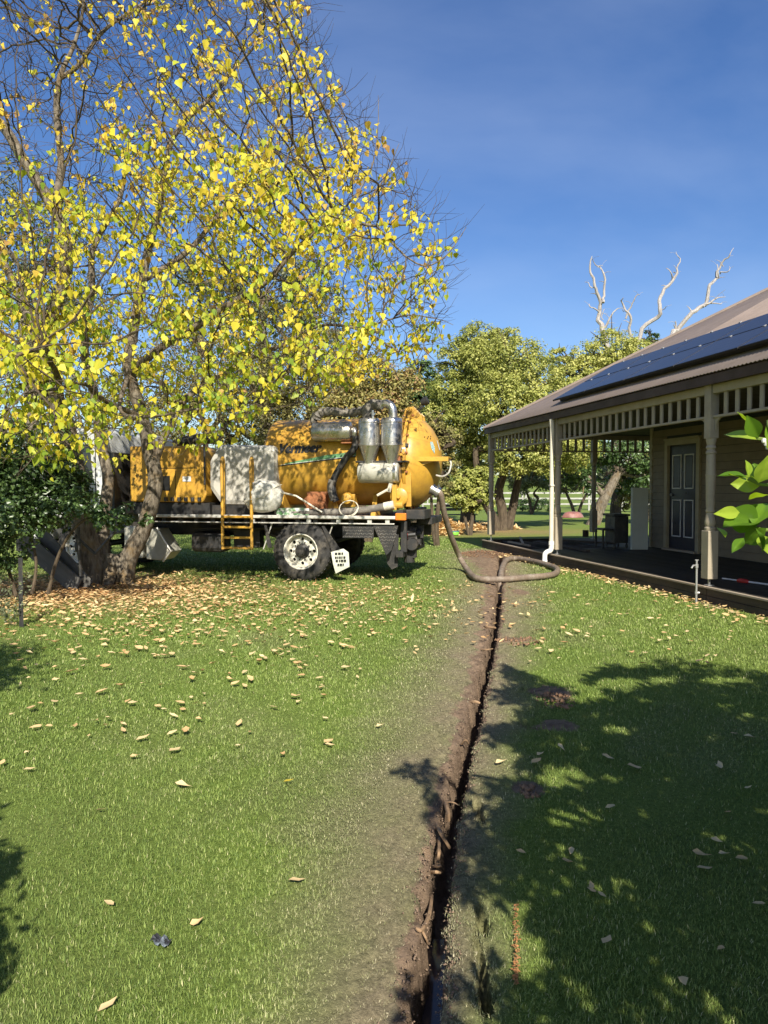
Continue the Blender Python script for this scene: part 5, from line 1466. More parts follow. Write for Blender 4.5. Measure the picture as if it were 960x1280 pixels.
# olive-yellow tree over the corner of the verandah, three stems
tree('broadleaf_tree', 'olive yellow tree with three dark stems standing beyond the verandah corner post', gb(630, 27),
     [(640,455,27,42),(668,478,26.5,42),(700,500,27,36),(625,505,26,42),(655,525,26,48),(690,545,27,42),(715,560,27.5,34),(640,565,26,36),(622,470,28,36),(605,445,28,28),(675,575,26,26)], 62000, .095, M['leafOlive'], M['barkB'],
     [[(628,671,27,.22),(628,640,27,.19),(624,610,27,.17),(634,575,27,.15),(645,540,27,.12)], [(636,669,27.3,.16),(641,625,27.3,.16),(650,590,27.3,.13),(662,560,27,.10)], [(621,669,26.8,.16),(619,650,26.8,.17),(604,620,26.6,.15),(597,590,26.5,.12),(596,560,26.5,.1)]], 31, tint=.60, sd=.3, clump=.24)
tree('broadleaf_tree', 'tall olive green tree whose rounded crown rises highest right of the tank', gb(578, 30),
     [(600,432,30,32),(575,452,30,30),(618,450,30,26),(570,490,29,34),(597,478,30,30),(560,520,29,32),(590,530,29,36),(572,565,29,32),(600,575,29,28),(632,425,30.5,20)], 52000, .10, M['leafOlive'], M['barkB'],
     [[(582,655,30,.3),(584,610,30,.24),(590,560,30,.2),(600,500,30,.14)]], 32, tint=.5, sd=.3, clump=.24)
tree('broadleaf_tree', 'bright yellow green rounded tree behind the solar panels on the roof', gb(770, 36),
     [(765,438,36,32),(738,452,36,30),(800,450,36,30),(715,470,36,30),(780,470,36,36),(745,485,36,36),(820,480,36,34),(700,450,37,18),(850,500,36,36),(790,520,36,40)], 50000, .115, M['leafOlive'], M['barkB'],
     [[(770,655,36,.3),(772,600,36,.25),(770,540,36,.2),(768,480,36,.14)]], 33, tint=.72, sd=.28, clump=.24)
tree('broadleaf_tree', 'leaning grey trunked tree seen through the verandah between its posts', gb(741, 31),
     [(700,590,30,24),(715,565,30,26),(730,600,29.5,18),(765,560,31,30),(795,570,31,30),(820,590,31,32),(780,600,32,22),(745,570,31,24)], 13000, .13, M['leafDark'], M['barkA'],
     [[(740,664,31,.30),(744,650,31,.27),(752,630,31,.24),(762,608,31,.2),(775,590,31,.15)], [(756,622,31,.15),(740,605,31,.12),(728,590,31,.08)]], 34, tint=.55, sd=.3)
tree('broadleaf_tree', 'low dark spreading tree right of the leaning trunk, seen under the verandah', gb(818, 33),
     [(800,600,33,22),(820,615,33,20),(790,625,33,16),(840,600,33,24),(805,580,33,22)], 9000, .12, M['leafBrown'], M['barkB'],
     [[(803,658,33,.14),(803,640,33,.12),(812,620,33,.1)], [(804,645,33,.1),(815,632,33,.08),(828,622,33,.06)]], 35, tint=.35, sd=.3)
tree('broadleaf_tree', 'pair of thin stemmed grey green trees in front of the white fence', gb(722, 42),
     [(712,600,42,22),(735,595,42,20),(690,590,42,20),(725,575,42,22),(760,595,43,20)], 7000, .13, M['leafGrey'], M['barkB'],
     [[(718,648,42,.12),(715,630,42,.09),(708,612,42,.07)], [(722,648,42,.1),(728,628,42,.08),(736,612,42,.06)]], 36, tint=.5)
tree('broadleaf_tree', 'pale grey green loose tree between the corner post and the downpipe, near the fence', gb(662, 44),
     [(655,600,44,20),(672,592,44,22),(645,588,44,20),(685,600,44,18),(665,575,44,20)], 7000, .14, M['leafGrey'], M['barkB'],
     [[(664,645,44,.10),(662,625,44,.08),(656,610,44,.05)], [(664,645,44,.08),(672,622,44,.06)]], 37, tint=.7)
tree('garden_shrub', 'bright green shrub behind the tank door and the hanging hose', gb(590, 24),
     [(578,600,24,20),(596,612,24,18),(570,622,24,15),(603,596,24,15),(590,630,24,13),(610,625,24.5,10)], 9000, .10, M['leafOlive'], M['barkB'],
     [[(588,668,24,.08),(590,645,24,.06),(592,625,24,.05)], [(588,668,24,.06),(580,645,24,.05)]], 38, tint=.55, cat='shrub')
tree('garden_shrub', 'rusty brown leaved shrub rising right behind the yellow tank door', gb(548, 19.5),
     [(556,545,19.5,20),(545,565,19.5,22),(560,580,19.5,16),(540,530,19.5,18),(530,555,19.5,18),(552,610,19.5,16),(545,590,19.5,18)], 8000, .07, M['leafBrown'], M['barkB'],
     [[(547,690,19.5,.07),(548,640,19.5,.06),(550,590,19.5,.05)], [(545,690,19.5,.05),(540,620,19.5,.04),(538,560,19.5,.03)]], 39, tint=.35, cat='shrub')
tree('conifer_tree', 'dark green tree behind the tips of the yellow tree, above the tank door', gb(520, 33),
     [(524,465,33,18),(515,490,33,26),(532,500,33,20),(505,520,33,26),(540,478,33,14),(520,540,33,26),(500,480,33,18)], 14000, .13, M['leafDark'], M['barkB'],
     [[(520,655,33,.25),(520,580,33,.2),(522,500,33,.12)]], 40, tint=.5, sd=.3)
bgs = [(360, 22, [(350,470,22,48),(400,450,22,44),(320,500,22,46),(385,510,22,46),(350,540,22,44),(420,500,22,40)], 'thick brownish shrubby tree behind the white poly tank', .35),
       (455, 21, [(445,470,21,40),(478,480,21,34),(430,520,21,38),(470,520,21,38),(495,510,21,26),(455,545,21,32),(505,480,21,22)], 'tangled yellowish tree right behind the cyclones', .6),
       (250, 24, [(250,430,24,60),(200,480,24,55),(290,470,24,50),(230,520,24,50),(300,520,24,40),(160,520,24,46),(190,560,24,34),(240,565,24,34),(290,560,24,34),(335,560,24,34)], 'dull autumn tree standing behind the yellow engine housing', .45)]
for i, (px, Y, L_, lab, tn_) in enumerate(bgs):
    tree('autumn_tree', lab, gb(px, Y), L_, 22000, .085, M['leafBrown'], M['barkB'],
         [[(px, 690, Y, .16), (px-4, 620, Y, .13), (px+6, 560, Y, .10), (px, 500, Y, .07)], [(px+6, 690, Y, .11), (px+20, 600, Y, .09), (px+26, 520, Y, .06)]], 50+i, 'autumn trees behind the truck', tint=tn_, sd=.28, clump=.35)
tree('gum_tree', 'grey green gum tree far behind the left limbs of the yellow tree', gb(40, 30),
     [(30,290,30,60),(-20,250,30,60),(70,340,30,55),(0,360,30,60),(60,420,30,60),(110,400,30,45),(20,470,30,60),(100,490,30,50),(-40,420,30,60),(60,560,30,50),(120,570,30,45),(0,560,30,50)], 22000, .12, M['leafGrey'], M['barkA'],
     [[(40,660,30,.35),(42,560,30,.3),(35,440,30,.24),(30,340,30,.15)]], 60, tint=.3, sd=.3)
tree('gum_tree', 'dusky green gum tree far behind the middle of the yellow tree crown', gb(330, 38),
     [(330,370,38,46),(380,350,38,36),(290,350,38,44),(350,420,38,50),(400,400,38,34),(270,410,38,46),(240,350,38,30)], 18000, .15, M['leafGrey'], M['barkA'],
     [[(330,655,38,.4),(332,540,38,.34),(328,430,38,.24),(330,370,38,.15)]], 61, tint=.35, sd=.3)
# bleached dead tree behind the house: four bare limbs
DT = gb(800, 48)
dead = empty('dead_tree', tuple(DT), 0, 'bleached leafless dead tree whose bare limbs reach above the crown and the roof', 'tree')
def dl(name, *paths):
    mb = MB()
    for s in paths:
        P = [yp(a, b, 48)-DT+Vector((rr.gauss(0, .08), rr.gauss(0, .2), rr.gauss(0, .08))) for a, b, r in s]; R = [r*.78 for *_, r in s]
        S = spline(P, 4); m = len(S); q = len(R)-1
        S = [S[0]]+[p+Vector((mnoise.noise(p*1.9), 0, mnoise.noise(p*1.9+Vector((5, 0, 0)))))*.22 for p in S[1:]]
        RR = [R[min(int(i/4), q)]*(1-(i % 4)/4)+R[min(int(i/4)+1, q)]*((i % 4)/4) for i in range(m)]
        mb.tube(S, RR, 7)
        for i in range(3, m-1, 2):
            if rr.random() < .5 and RR[i] < .2:
                e = Vector((rr.choice((-1, 1))*rr.uniform(.25, .6), rr.gauss(0, .3), rr.uniform(.0, .55)))
                mb.tube([S[i], S[i]+e*.5+Vector((0, 0, .06)), S[i]+e], [RR[i]*.4, RR[i]*.28, .01], 5)
    mb.build(name, M['barkD'], dead, smooth=True)
dl('trunk', [(800,655,.6),(795,600,.55),(790,540,.5),(780,490,.42)])
dl('limb', [(780,490,.3),(765,455,.26),(752,412,.22),(751,392,.17),(749,374,.14),(741,360,.12),(737,340,.09),(736,324,.03)], [(751,378,.12),(754,366,.10),(757,350,.09),(754,340,.07),(744,328,.04),(740,323,.02)],
   [(752,408,.12),(760,396,.09),(770,387,.03)], [(749,388,.07),(742,384,.05),(737,380,.03)], [(741,360,.05),(736,355,.03),(732,352,.015)], [(754,400,.05),(755,393,.03),(756,389,.01)], [(748,336,.035),(752,332,.02)])
dl('limb', [(795,480,.25),(792,440,.18),(788,412,.12),(785,396,.10),(780,386,.08),(775,374,.03)], [(785,396,.08),(789,382,.06),(795,370,.04),(798,367,.02)], [(782,390,.03),(777,388,.015)])
dl('limb', [(790,470,.26),(800,418,.18),(815,400,.17),(825,386,.16),(824,374,.15),(830,360,.13),(840,350,.12),(846,340,.09),(846,326,.05),(847,315,.02)], [(825,386,.07),(829,384,.03),(832,383,.02)], [(840,350,.08),(838,342,.05),(837,337,.02)], [(846,342,.05),(850,338,.02)])
dl('limb', [(800,475,.3),(838,420,.22),(848,410,.2),(862,395,.18),(876,384,.17),(880,370,.15),(890,358,.13),(897,345,.11),(904,334,.09),(912,322,.05),(917,310,.02)], [(838,420,.12),(842,412,.09),(847,403,.05)],
   [(878,384,.09),(888,379,.07),(897,374,.05),(906,371,.02)], [(880,382,.07),(892,382,.05),(903,380,.02),(909,380,.01)], [(897,348,.07),(895,338,.05),(898,328,.03)], [(902,342,.06),(908,338,.04),(912,333,.02)], [(905,332,.04),(907,325,.02)])
tree('conifer_tree', 'small dark pointed treetop beside the dead limbs above the roof', gb(812, 60), [(812,418,60,9),(806,426,60,9),(820,426,60,9),(812,436,60,14),(812,455,60,16)], 2500, .18, M['leafDark'], M['barkB'],
     [[(812,640,60,.3),(812,500,60,.25),(812,425,60,.06)]], 41, tint=.4)
# far bush line: reads as one mass
fl_ = []
rt = random.Random(9)
for i in range(70): fl_.append((rt.uniform(-400, 1500), 595-rt.uniform(0, 14), rt.uniform(130, 170), rt.uniform(12, 26)))
tag(crown('distant_wood', lobes_px(fl_), 40000, .8, M['leafGrey'], None, seed=70, tint_mid=.35, per=60), 'hazy line of bushland along the far side of the paddocks', 'wood', kind='stuff')
tree('garden_hedge', 'low dark hedge clump standing just in front of the white fence', gb(668, 49), [(650,632,49,9),(662,630,49,10),(675,631,49,10),(690,633,49,9),(640,636,49,7)], 4000, .12, M['leafDark'], M['barkB'], [], 42, tint=.3, cat='hedge')
# white fence across the paddock
fn = empty('paddock_fence', (0, 52, 0), 0, 'white post and rail paddock fence running behind the garden', 'fence')
p0 = None; i = 0
while i < 26:
    x = -14+i*2.4
    if p0 is None: p0 = MB().box(-.06, .06, -.05, .05, -.2, 1.35).build('fence_post', M['fence'], fn, loc=(x, 0, 0))
    else:
        c = p0.copy(); C.objects.link(c); c.parent = fn; c.location = (x, 0, rt.uniform(-.04, .04))
    i += 1
for z in (.45, .85, 1.25):
    for k in range(5): MB().box(-14+k*12.0, -14+(k+1)*12.0-.02, -.075, -.051, z-.06, z+.06).build('fence_rail', M['fence'], fn)
fn2 = empty('paddock_fence', (0, 66, .12), 0, 'second pale paddock fence farther up the field', 'fence')
for i in range(20): 
    MB().box(-.06, .06, -.05, .05, -.2, 1.2).build('fence_post', M['fence'], fn2, loc=(4+i*3.0, 0, 0))
for z in (.55, 1.05): MB().box(4, 62, -.075, -.051, z-.05, z+.05).build('fence_rail', M['fence'], fn2)
# small garden things seen between truck and verandah
def mound(name, c, rx, ry, h, m, label, cat, n=2600):
    a = g.random(n)*6.28; r = np.sqrt(g.random(n))
    bm = bmesh.new(); bmesh.ops.create_grid(bm, x_segments=24, y_segments=24, size=1)
    for v in bm.verts:
        d = v.co.length; v.co = Vector((v.co.x*rx, v.co.y*ry, h*max(0, 1-d*d)**.8*(1+.35*mnoise.noise(v.co*3))-.02))
    me = bpy.data.meshes.new(name); bm.to_mesh(me); bm.free(); o = link_mesh(name, me, m, None, True, loc=(c.x, c.y, 0))
    P = np.stack([rx*r*np.cos(a), ry*r*np.sin(a), h*(1-r**2)**.8+.01], -1)
    tag(leaf_cloud('loose_straw', P, unit(g.normal(size=(n, 3))*[1, 1, .3]), unit(g.normal(0, .4, (n, 3))+[0, 0, 1]), .10+.10*g.random(n), 'dry', M['leafFallen'], np.clip(g.normal(.75, .2, n), 0, 1), o), kind='stuff')
    return tag(o, label, cat)
mound('straw_heap', gp(548, 668), .75, .6, .55, M['straw'], 'heap of pale straw mulch on the ground behind the truck tail', 'straw')
mound('straw_heap', gp(594, 661), 1.7, .9, .16, M['straw'], 'low wide spread of pale straw beyond the green tub', 'straw')
tb_ = empty('green_tub', tuple(gp(568, 669)), 0, 'small green tub with a blue rim standing on the lawn behind the truck', 'tub')
MB().lathe([(0, 0), (.10, 0), (.15, .02), (.155, .10), (.14, .13)], 20).build('tub_body', mat('lime_plastic', (.20, .55, .06), None, 5, .4), tb_, smooth=True)
MB().lathe([(.14, .13), (.165, .13), (.165, .15), (.13, .15)], 20).build('tub_rim', mat('blue_plastic', (.10, .25, .35), None, 5, .4), tb_, smooth=True)
b_ = gp(570, 656)
bn2 = empty('garden_bench', (b_.x, b_.y, 0), .1, 'weathered timber garden bench in front of the bright green shrub', 'bench')
b_w = lambda x0, x1, y0, y1, z0, z1, nm: MB().box(x0, x1, y0, y1, z0, z1).build(nm, M['greywood'], bn2)
for k in range(3): b_w(-.9, .9, -.25+k*.17, -.11+k*.17, .42, .46, 'seat_slat')
for k in range(2): b_w(-.9, .9, .26, .29, .60+k*.16, .72+k*.16, 'back_slat')
for x in (-.8, .75):
    for y in (-.2, .24): b_w(x, x+.06, y, y+.06, 0, .42 if y < 0 else .88, 'leg')
cv_ = gp(716, 647)
cp_ = empty('upturned_boat', (cv_.x, cv_.y, 0), .15, 'small faded red upturned boat lying on the grass beyond the verandah', 'boat')
mb = MB(); N_ = 17; vs = []
for i in range(N_):
    t = i/(N_-1)*2-1; w = .40*(1-abs(t)**2.2); h = .30*(1-abs(t)**4)+.02
    for k in range(7):
        a = math.pi*k/6; vs.append((t*.62, w*math.cos(a), h*math.sin(a)**.8+.01))
mb.add(vs, [(i*7+k, i*7+k+1, (i+1)*7+k+1, (i+1)*7+k) for i in range(N_-1) for k in range(6)])
mb.build('hull', mat('faded_red_hull', (.30, .12, .10), (.20, .09, .08), 4, .5, dirt=(.4, .35, .3), dirt_amt=.4), cp_, smooth=True)
MB().tube([(-.62, 0, .03), (-.45, 0, .27), (0, 0, .33), (.45, 0, .27), (.62, 0, .03)], .015, 6).build('keel_strip', M['greywood'], cp_)

# ---------------- left side: dark shrub, leaning boards, star picket
sb = Vector((-4.5, 9.9, 0))
shrub = empty('dark_shrub', tuple(sb), 0, 'dense dark green leaved shrub in shade at the left in front of the trunks', 'shrub')
L = [(c-sb, r) for c, r in lobes_px([(10,600,9.9,42),(55,590,10.2,38),(20,640,9.8,44),(60,635,10,32),(110,630,9.6,26),(150,645,9.6,18),(90,610,10.2,32),(-30,600,10,50),(125,652,9.6,14),(8,690,9.9,26),(-30,690,9.6,40),(60,560,10.4,34),(10,560,10.4,40),(185,652,9.7,8)])]
crown('crown', L, 20000, .066, M['leafDark'], shrub, seed=80, tint_mid=.45, tint_sd=.3, clump=.38, per=32)
for s in ([(40,742,9.9,.05),(45,700,9.9,.045),(30,640,9.9,.03)], [(60,742,9.9,.05),(75,690,9.9,.04),(105,650,9.7,.03),(150,650,9.6,.015)], [(20,745,9.9,.05),(5,690,9.9,.04),(-10,620,10,.03)]):
    mb = MB(); S = spline([yp(a, b, Y)-sb for a, b, Y, r in s], 5); mb.tube(S, [.55*s[0][3]*(1-.65*i/len(S)) for i in range(len(S))], 7); mb.build('stem', M['barkB'], shrub, smooth=True)
low = empty('silver_sprig', tuple(gp(12, 785)), 0, 'small grey green sprig beside the black picket at the left edge', 'plant')
P = []; A_ = []
for k in range(16):
    a = rt.uniform(0, 6.28); h = rt.uniform(.25, .75); e = Vector((math.cos(a)*.22, math.sin(a)*.22, h))
    for j in range(26):
        t = .25+.75*j/26; q = e*t+Vector((0, 0, -.05*t*t)); P.append(tuple(q)); A_.append((rt.gauss(0, 1), rt.gauss(0, 1), .5))
P = np.array(P); tag(leaf_cloud('foliage', P, unit(np.array(A_)), unit(g.normal(size=P.shape)), .02+.03*g.random(len(P)), 'oval', M['leafGrey'], .6+.4*g.random(len(P)), low), kind='stuff')
pk = gp(27, 784)
picket = empty('fence_picket', (pk.x, pk.y, 0), .3, 'black steel star picket standing in the leaf litter at the left', 'picket')
MB().prism([(-.022, -.012), (.0, -.004), (.022, -.012), (.004, .0), (.0, .025), (-.004, .0)], 'z', -.1, .78).build('picket_bar', M['black'], picket)
for z in (.25, .5): MB().box(-.008, .008, -.016, .014, z, z+.012).build('wire_notch', M['galv'], picket)
fw = empty('stake_frame', (pk.x-.3, pk.y+2.2, 0), 0, 'thin black crossed stake frame standing in the shrub behind the picket', 'frame')
for (a, b) in (((-.2, .1, 1.0), (.25, .0, .62)), ((.25, 0, .62), (.55, 0, .95)), ((.02, .05, .3), (.0, .05, 1.0))): MB().tube([a, b], .022, 7).build('timber_stake', M['black'], fw)
def board(px0, py0, px1, py1, Y0, Y1, w, label):
    a_, b_ = yp(px0, py0, Y0), yp(px1, py1, Y1); b_.z = max(.05, b_.z)
    d = b_-a_; o = MB().box(0, d.length, -.015, .015, -w/2, w/2).build('leaning_board', M['greywood'], None, bevel=.003)
    o.location = a_; o.rotation_euler = (0, 0, 0)
    x = d.normalized(); z = (Vector((0, 0, 1))-x*x.z).normalized(); y = z.cross(x)
    o.matrix_world = Matrix.Translation(a_) @ Matrix((x, y, z)).transposed().to_4x4()
    tag(o, label, 'board', 'grey boards leaning by the trunks')
board(25, 672, 98, 742, 11.4, 10.9, .30, 'lower of the wide grey boards leaning against the tree base')
board(48, 662, 112, 735, 11.45, 10.95, .22, 'upper of the wide grey boards leaning against the tree base')

# ---------------- citrus tree at the right, leaves reaching into the picture
CT = Vector((2.75, 1.3, 0))
cit = empty('citrus_tree', tuple(CT), 0, 'glossy green citrus tree close at the right, its leafy twigs reaching into view', 'tree')
gc = np.random.default_rng(77)
shp = [(495.0, 960.0), (520.0, 952.5), (545.0, 957.5), (556.0, 990.0), (560.0, 1020.0), (575.0, 1000.0), (610.0, 980.0), (645.0, 980.0), (655.0, 950.0), (645.0, 930.0), (610.0, 930.0), (605.0, 910.0), (650.0, 905.0), (652.5, 880.0), (615.0, 875.0), (630.0, 855.0), (630.0, 830.0), (680.0, 850.0), (715.0, 860.0), (760.0, 880.0), (730.0, 850.0), (760.0, 830.0), (805.0, 840.0), (800.0, 812.5), (840.0, 822.5), (880.0, 830.0), (875.0, 805.0), (905.0, 820.0), (960.0, 811.0), (1030.0, 800.0), (1230.0, 1030.0), (1230.0, 1380.0), (490.0, 1380.0), (490.0, 1235.0), (525.0, 1235.0), (560.0, 1215.0), (630.0, 1210.0), (645.0, 1240.0), (690.0, 1225.0), (677.5, 1160.0), (650.0, 1130.0), (580.0, 1120.0), (555.0, 1110.0), (565.0, 1040.0), (540.0, 1020.0), (535.0, 985.0)]
lit = [(775,855,32,7),(830,850,25,5),(905,850,30,5),(930,830,20,4),(705,838,14,12),(735,870,22,7),(770,912,22,6),(700.0, 970.0, 27.5, 14.0), (760.0, 972.5, 22.5, 7.0), (730.0, 952.5, 15.0, 5.0), (715.0, 1025.0, 37.5, 14.0), (685.0, 1057.5, 17.5, 7.5), (715.0, 1075.0, 20.0, 10.0), (760.0, 1100.0, 17.5, 14.0), (792.5, 1112.5, 15.0, 9.0), (720.0, 1120.0, 12.5, 6.0), (875.0, 1112.5, 17.5, 7.5), (890.0, 1047.5, 22.5, 9.0), (927.5, 1062.5, 17.5, 9.0), (932.5, 895.0, 20.0, 5.0), (887.5, 922.5, 12.5, 4.0), (805.0, 875.0, 12.5, 3.0), (905.0, 1215.0, 12.5, 7.5), (850.0, 1240.0, 25.0, 14.0), (900.0, 1245.0, 25.0, 14.0), (922.5, 1142.5, 12.5, 7.0), (952.5, 1187.5, 10.0, 5.0), (775.0, 1080.0, 12.5, 6.0), (685.0, 927.5, 15.0, 4.0), (900.0, 882.5, 12.5, 4.0), (850.0, 1185.0, 7.0, 5.0), (810.0, 1270.0, 15.0, 7.0), (930.0, 1270.0, 15.0, 7.0), (835.0, 1080.0, 6.0, 4.0), (615.0, 1000.0, 12.5, 7.0), (740.0, 895.0, 15.0, 4.0), (625.0, 1045.0, 10.0, 6.0), (595.0, 940.0, 10.0, 7.0)]
lob = [((2.2, 1.2, 1.6), .85), ((2.9, 1.6, 2.3), .95), ((2.3, 1.0, 2.5), .85), ((3.2, 1.0, 1.9), 1.0), ((2.0, .4, 1.9), .8), ((3.0, 1.9, 2.9), .75), ((2.6, .7, 3.0), .75), ((1.5, .9, 1.55), .55), ((3.9, 1.9, 2.2), .9), ((1.1, .5, 1.8), .55), ((.8, .9, 2.3), .4), ((1.5, .3, 1.4), .8)]
kx = TRAVEL.x/-TRAVEL.z; ky = TRAVEL.y/-TRAVEL.z
def shadow_px(P):
    X = P[:, 0]+kx*P[:, 2]; Y = P[:, 1]+ky*P[:, 2]; Y = np.maximum(Y, .3)
    cz = math.cos(PITCH); sz = math.sin(PITCH)
    f_ = Y*cz+CAMH*sz; u = Y*sz-CAMH*cz
    return 480+FPX*X/f_, 640-FPX*u/f_, Y
def topx_w(P):
    d = P-np.array([0, 0, CAMH]); f_ = d[:, 1]*math.cos(PITCH)-d[:, 2]*math.sin(PITCH); u = d[:, 1]*math.sin(PITCH)+d[:, 2]*math.cos(PITCH)
    return 480+FPX*d[:, 0]/np.maximum(f_, .01), 640-FPX*u/np.maximum(f_, .01), f_
cl = []
while len(cl) < 1500:
    z_ = gc.uniform(1.05, 3.4); gx, gy_ = gc.uniform(-.15, 4.6), gc.uniform(1.75, 7.6)
    c_ = np.array([gx-kx*z_, gy_-ky*z_, z_])
    if c_[0] < .38 or c_[1] < -.8 or (c_[1] < .25 and c_[0] < .5): continue
    if np.linalg.norm((c_-np.array([2.3, 1.0, 2.1]))/np.array([2.2, 2.2, 1.5])) > 1: continue
    cl.append(c_)
cl = np.array(cl)
ki = gc.integers(0, len(cl), 46000)
P = cl[ki]+gc.normal(0, .075, (46000, 3))
sx, sy, sY = shadow_px(P)
vx, vy, vf = topx_w(P)
ok = ~((vf > .1) & (vx < 1010+70/np.maximum(vf, .3)) & (vx > -40) & (vy > -40) & (vy < 1320))
td = np.array(TRAVEL)
for ax_c, ay_c in ((915, 535), (940, 545), (925, 595), (950, 600), (915, 645), (945, 650)):   # leaves cut from the sun's path so these twigs are lit
    v = P-np.array(yp(ax_c, ay_c, 1.42)); t_ = v @ td
    ok &= ~((np.linalg.norm(v-t_[:, None]*td, axis=1) < .095) & (t_ < -.08) & (gc.random(len(P)) < .93))
for i in range(len(P)):  # unseen crown shaped for its shadow: leaves dropped outside outline and in lit gaps
    if not ok[i]: continue
    if sy[i] < 1400 and sY[i] > 1.7:
        if not inpoly(sx[i], sy[i], shp): ok[i] = False; continue
        for (lx, ly, lrx, lry) in lit:
            if ((sx[i]-lx)/lrx)**2+((sy[i]-ly)/lry)**2 < 1.5+.9*mnoise.noise(Vector((sx[i]*.08, sy[i]*.14, 0))): ok[i] = False; break
P = P[ok]; n = len(P); print('citrus leaves', n)
tag(leaf_cloud('foliage', P-np.array(CT), unit(gc.normal(size=(n, 3))+[0, 0, -.2]), unit(gc.normal(0, .6, (n, 3))+[0, 0, 1]), .06+.05*gc.random(n), 'oval', M['leafCitrus'], np.clip(gc.normal(.4, .25, n), 0, 1), cit), kind='stuff')
mb = MB(); limb_mesh(mb, [(0, 0, -.1), (.03, .02, .4), (-.03, .05, .8)], [.10, .08, .075]); mb.build('trunk', M['barkA'], cit, smooth=True)
bm_ = MB()
for c_, r_ in lob:
    e = Vector(c_)-CT; bm_.tube(spline([Vector((-.03, .05, .78)), Vector((e.x*.35, e.y*.35, .8+(e.z-.8)*.5)), e], 5), [.05-.0035*i for i in range(11)], 6)
bm_.build('branches', M['barkA'], cit, smooth=True)
# the leaves in the picture, each a part
def big_leaf(base, tip, wpx, Y0, Y1, fold, tint, roll=0, curl=.12):
    a_, b_ = yp(base[0], base[1], Y0), yp(tip[0], tip[1], Y1)
    x = (b_-a_); Ln = x.length; x.normalize()
    view = Vector((0, -1, .35)).normalized()
    y = view.cross(x).normalized(); z = x.cross(y)
    R_ = Matrix.Rotation(roll, 3, x); y = R_ @ y; z = R_ @ z
    W_ = 1.45*wpx*Y0/FPX/2
    prof = [0, .30, .62, .88, 1.0, .97, .85, .62, .32, 0]; n_ = len(prof); vs = []
    for i, w in enumerate(prof):
        t = i/(n_-1)
        for k in range(-3, 4):
            s = k/3*w*W_; zz = fold*abs(s)*1.0 - curl*Ln*(t-.3)**2 + .01*Ln*math.sin(t*14+k)
            vs.append(x*(t*Ln)+y*s+z*zz)
    fs = [(i*7+k, (i+1)*7+k, (i+1)*7+k+1, i*7+k+1) for i in range(n_-1) for k in range(6)]
    me = bpy.data.meshes.new('leaf'); me.from_pydata([tuple(v) for v in vs], [], fs); me.update()
    set_attr(me, 'tint', [min(1, max(0, tint+(.12 if (j % 7) == 3 else 0))) for j in range(len(vs))])
    o = link_mesh('leaf', me, M['leafCitrus'], cit, True, loc=tuple(a_-CT))
    return o
Yc = 1.42
BL = [((946,549),(905,541),20,.25,.85,.5),((947,547),(924,513),12,.5,.8,1.0),((948,548),(934,520),14,.3,.3,-.7),((937,597),(897,593),14,.4,.15,.9),((953,605),(913,605),15,.35,.95,-.3),((936,597),(933,575),9,.4,.75,.4),
      ((948,604),(966,566),26,.3,.85,.3),((949,604),(941,578),15,.3,.5,-.6),((936,602),(909,590),9,.2,.9,.6),((926,640),(895,642),11,.3,1.0,-.2),((958,628),(942,655),22,.3,.35,.7),((960,618),(936,622),10,.3,.9,.2),
      ((950,655),(908,640),26,.2,.25,-.5),((946,652),(905,655),22,.3,.2,.8),((907,672),(897,658),8,.4,.8,.2),((958,660),(930,680),16,.3,.3,.2),((952,668),(962,692),14,.3,.75,.3),((945,660),(955,690),12,.4,.15,-.7),((965,600),(975,640),20,.3,.6,0),((962,520),(975,560),20,.3,.5,.2),((958,560),(980,545),18,.3,.8,.2),((930,672),(915,690),9,.4,.2,.4)]
for i, (a_, b_, w_, fo, ti, ro) in enumerate(BL): big_leaf(a_, b_, w_, Yc+.03*math.sin(i*2.1), Yc+.05*math.cos(i*1.7), fo, ti, ro)
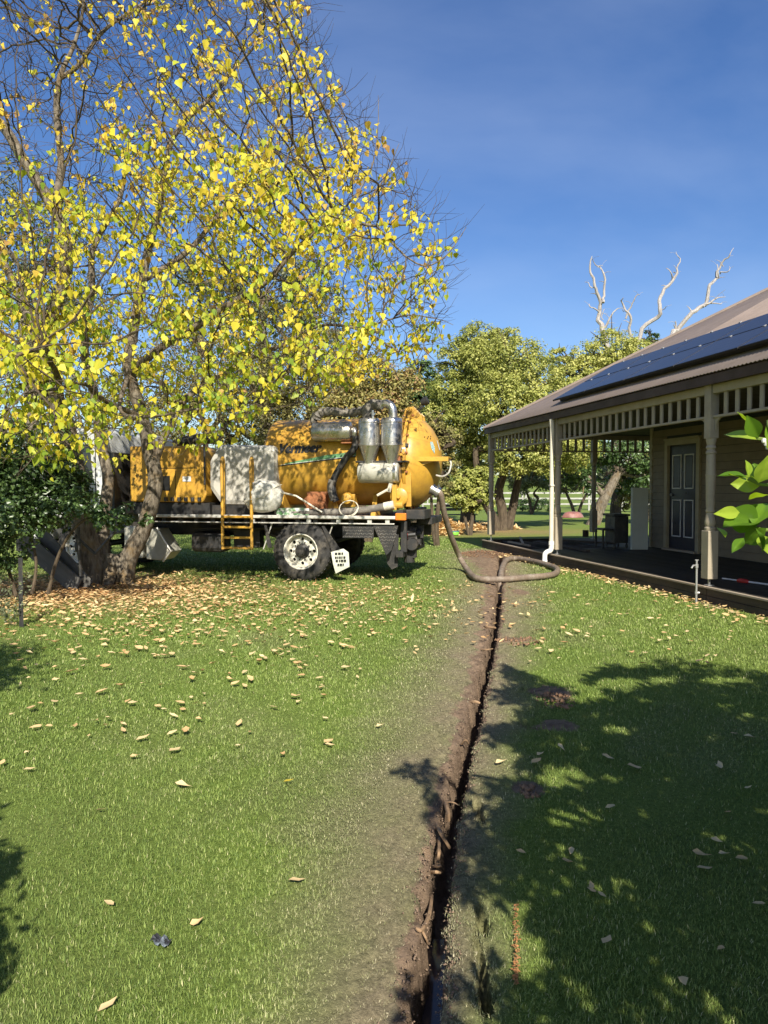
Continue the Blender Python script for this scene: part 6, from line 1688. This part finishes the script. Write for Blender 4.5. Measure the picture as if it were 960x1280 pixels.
for s in ([(1010,560),(975,552),(946,548)], [(1010,620),(975,608),(950,605),(936,598)], [(1010,640),(975,660),(945,660),(926,640)], [(975,552),(962,535),(960,525)]):
    mb = MB(); mb.tube([p-CT for p in spline([yp(a, b, Yc+.02) for a, b in s], 5)], .0035, 6); mb.build('twig', M['stem'], cit, smooth=True)
mb = MB()
for (a, b) in ((958,556),(962,552),(955,552),(960,560)):
    c_ = yp(a, b, Yc-.01)-CT; mb.lathe([(0, -.004), (.004, -.002), (.005, .002), (.003, .006), (0, .007)], 8, Matrix.Translation(c_))
mb.build('flower_buds', M['moulding'], cit, smooth=True)
# join twigs back to the tree body
mb = MB()
for (a, b) in ((1010,560),(1010,620),(1010,640)):
    p = yp(a, b, Yc+.02)-CT; mb.tube(spline([p, p+Vector((.25, 0, -.05)), Vector((-.75, .0, .9))], 4), [.004+.0015*i for i in range(9)], 6)
mb.build('twig', M['barkA'], cit, smooth=True)
# second small tree just outside the left of the frame: only its shadow enters the picture
st = Vector((-3.4, 1.9, 0))
lt = empty('garden_shrub', tuple(st), 0, 'leafy garden shrub just outside the left edge, casting the dark blots on the lawn', 'shrub')
def keep_left(P):
    vx, vy, vf = topx_w(P+np.array(st)); sx, sy, sY = shadow_px(P+np.array(st))
    a = ~((vf > .1) & (vx > -25)); b = (sx < 55-abs(sy-1165)*.35) | (sy > 1400) | ((sy < 862) & (sx < 108-1.4*abs(sy-835)))
    return a & b
crown('crown', [(Vector(c)-st, r) for c, r in [((-1.6,.9,1.1),.55),((-2.1,1.2,1.5),.6),((-2.9,2.2,2.2),.8),((-3.3,2.6,2.6),.8),((-2.7,1.7,1.7),.8),((-3.6,3.0,2.3),.7)]], 24000, .07, M['leafDark'], lt, seed=90, keep=keep_left)
mb = MB(); limb_mesh(mb, [(0, 0, -.1), (.2, 0, .7), (.4, .3, 1.6)], [.06, .05, .03]); mb.build('trunk', M['barkB'], lt, smooth=True)
mb = MB()
for c_ in ((-1.6,.9,1.1),(-2.1,1.2,1.5),(-2.9,2.2,2.2),(-3.3,2.6,2.6),(-2.7,1.7,1.7),(-3.6,3.0,2.3)): mb.tube(spline([(.2, 0, .7), (Vector(c_)-st)*.6+Vector((0, 0, .3)), Vector(c_)-st], 4), .015, 5)
mb.build('branches', M['barkB'], lt)
print('done')
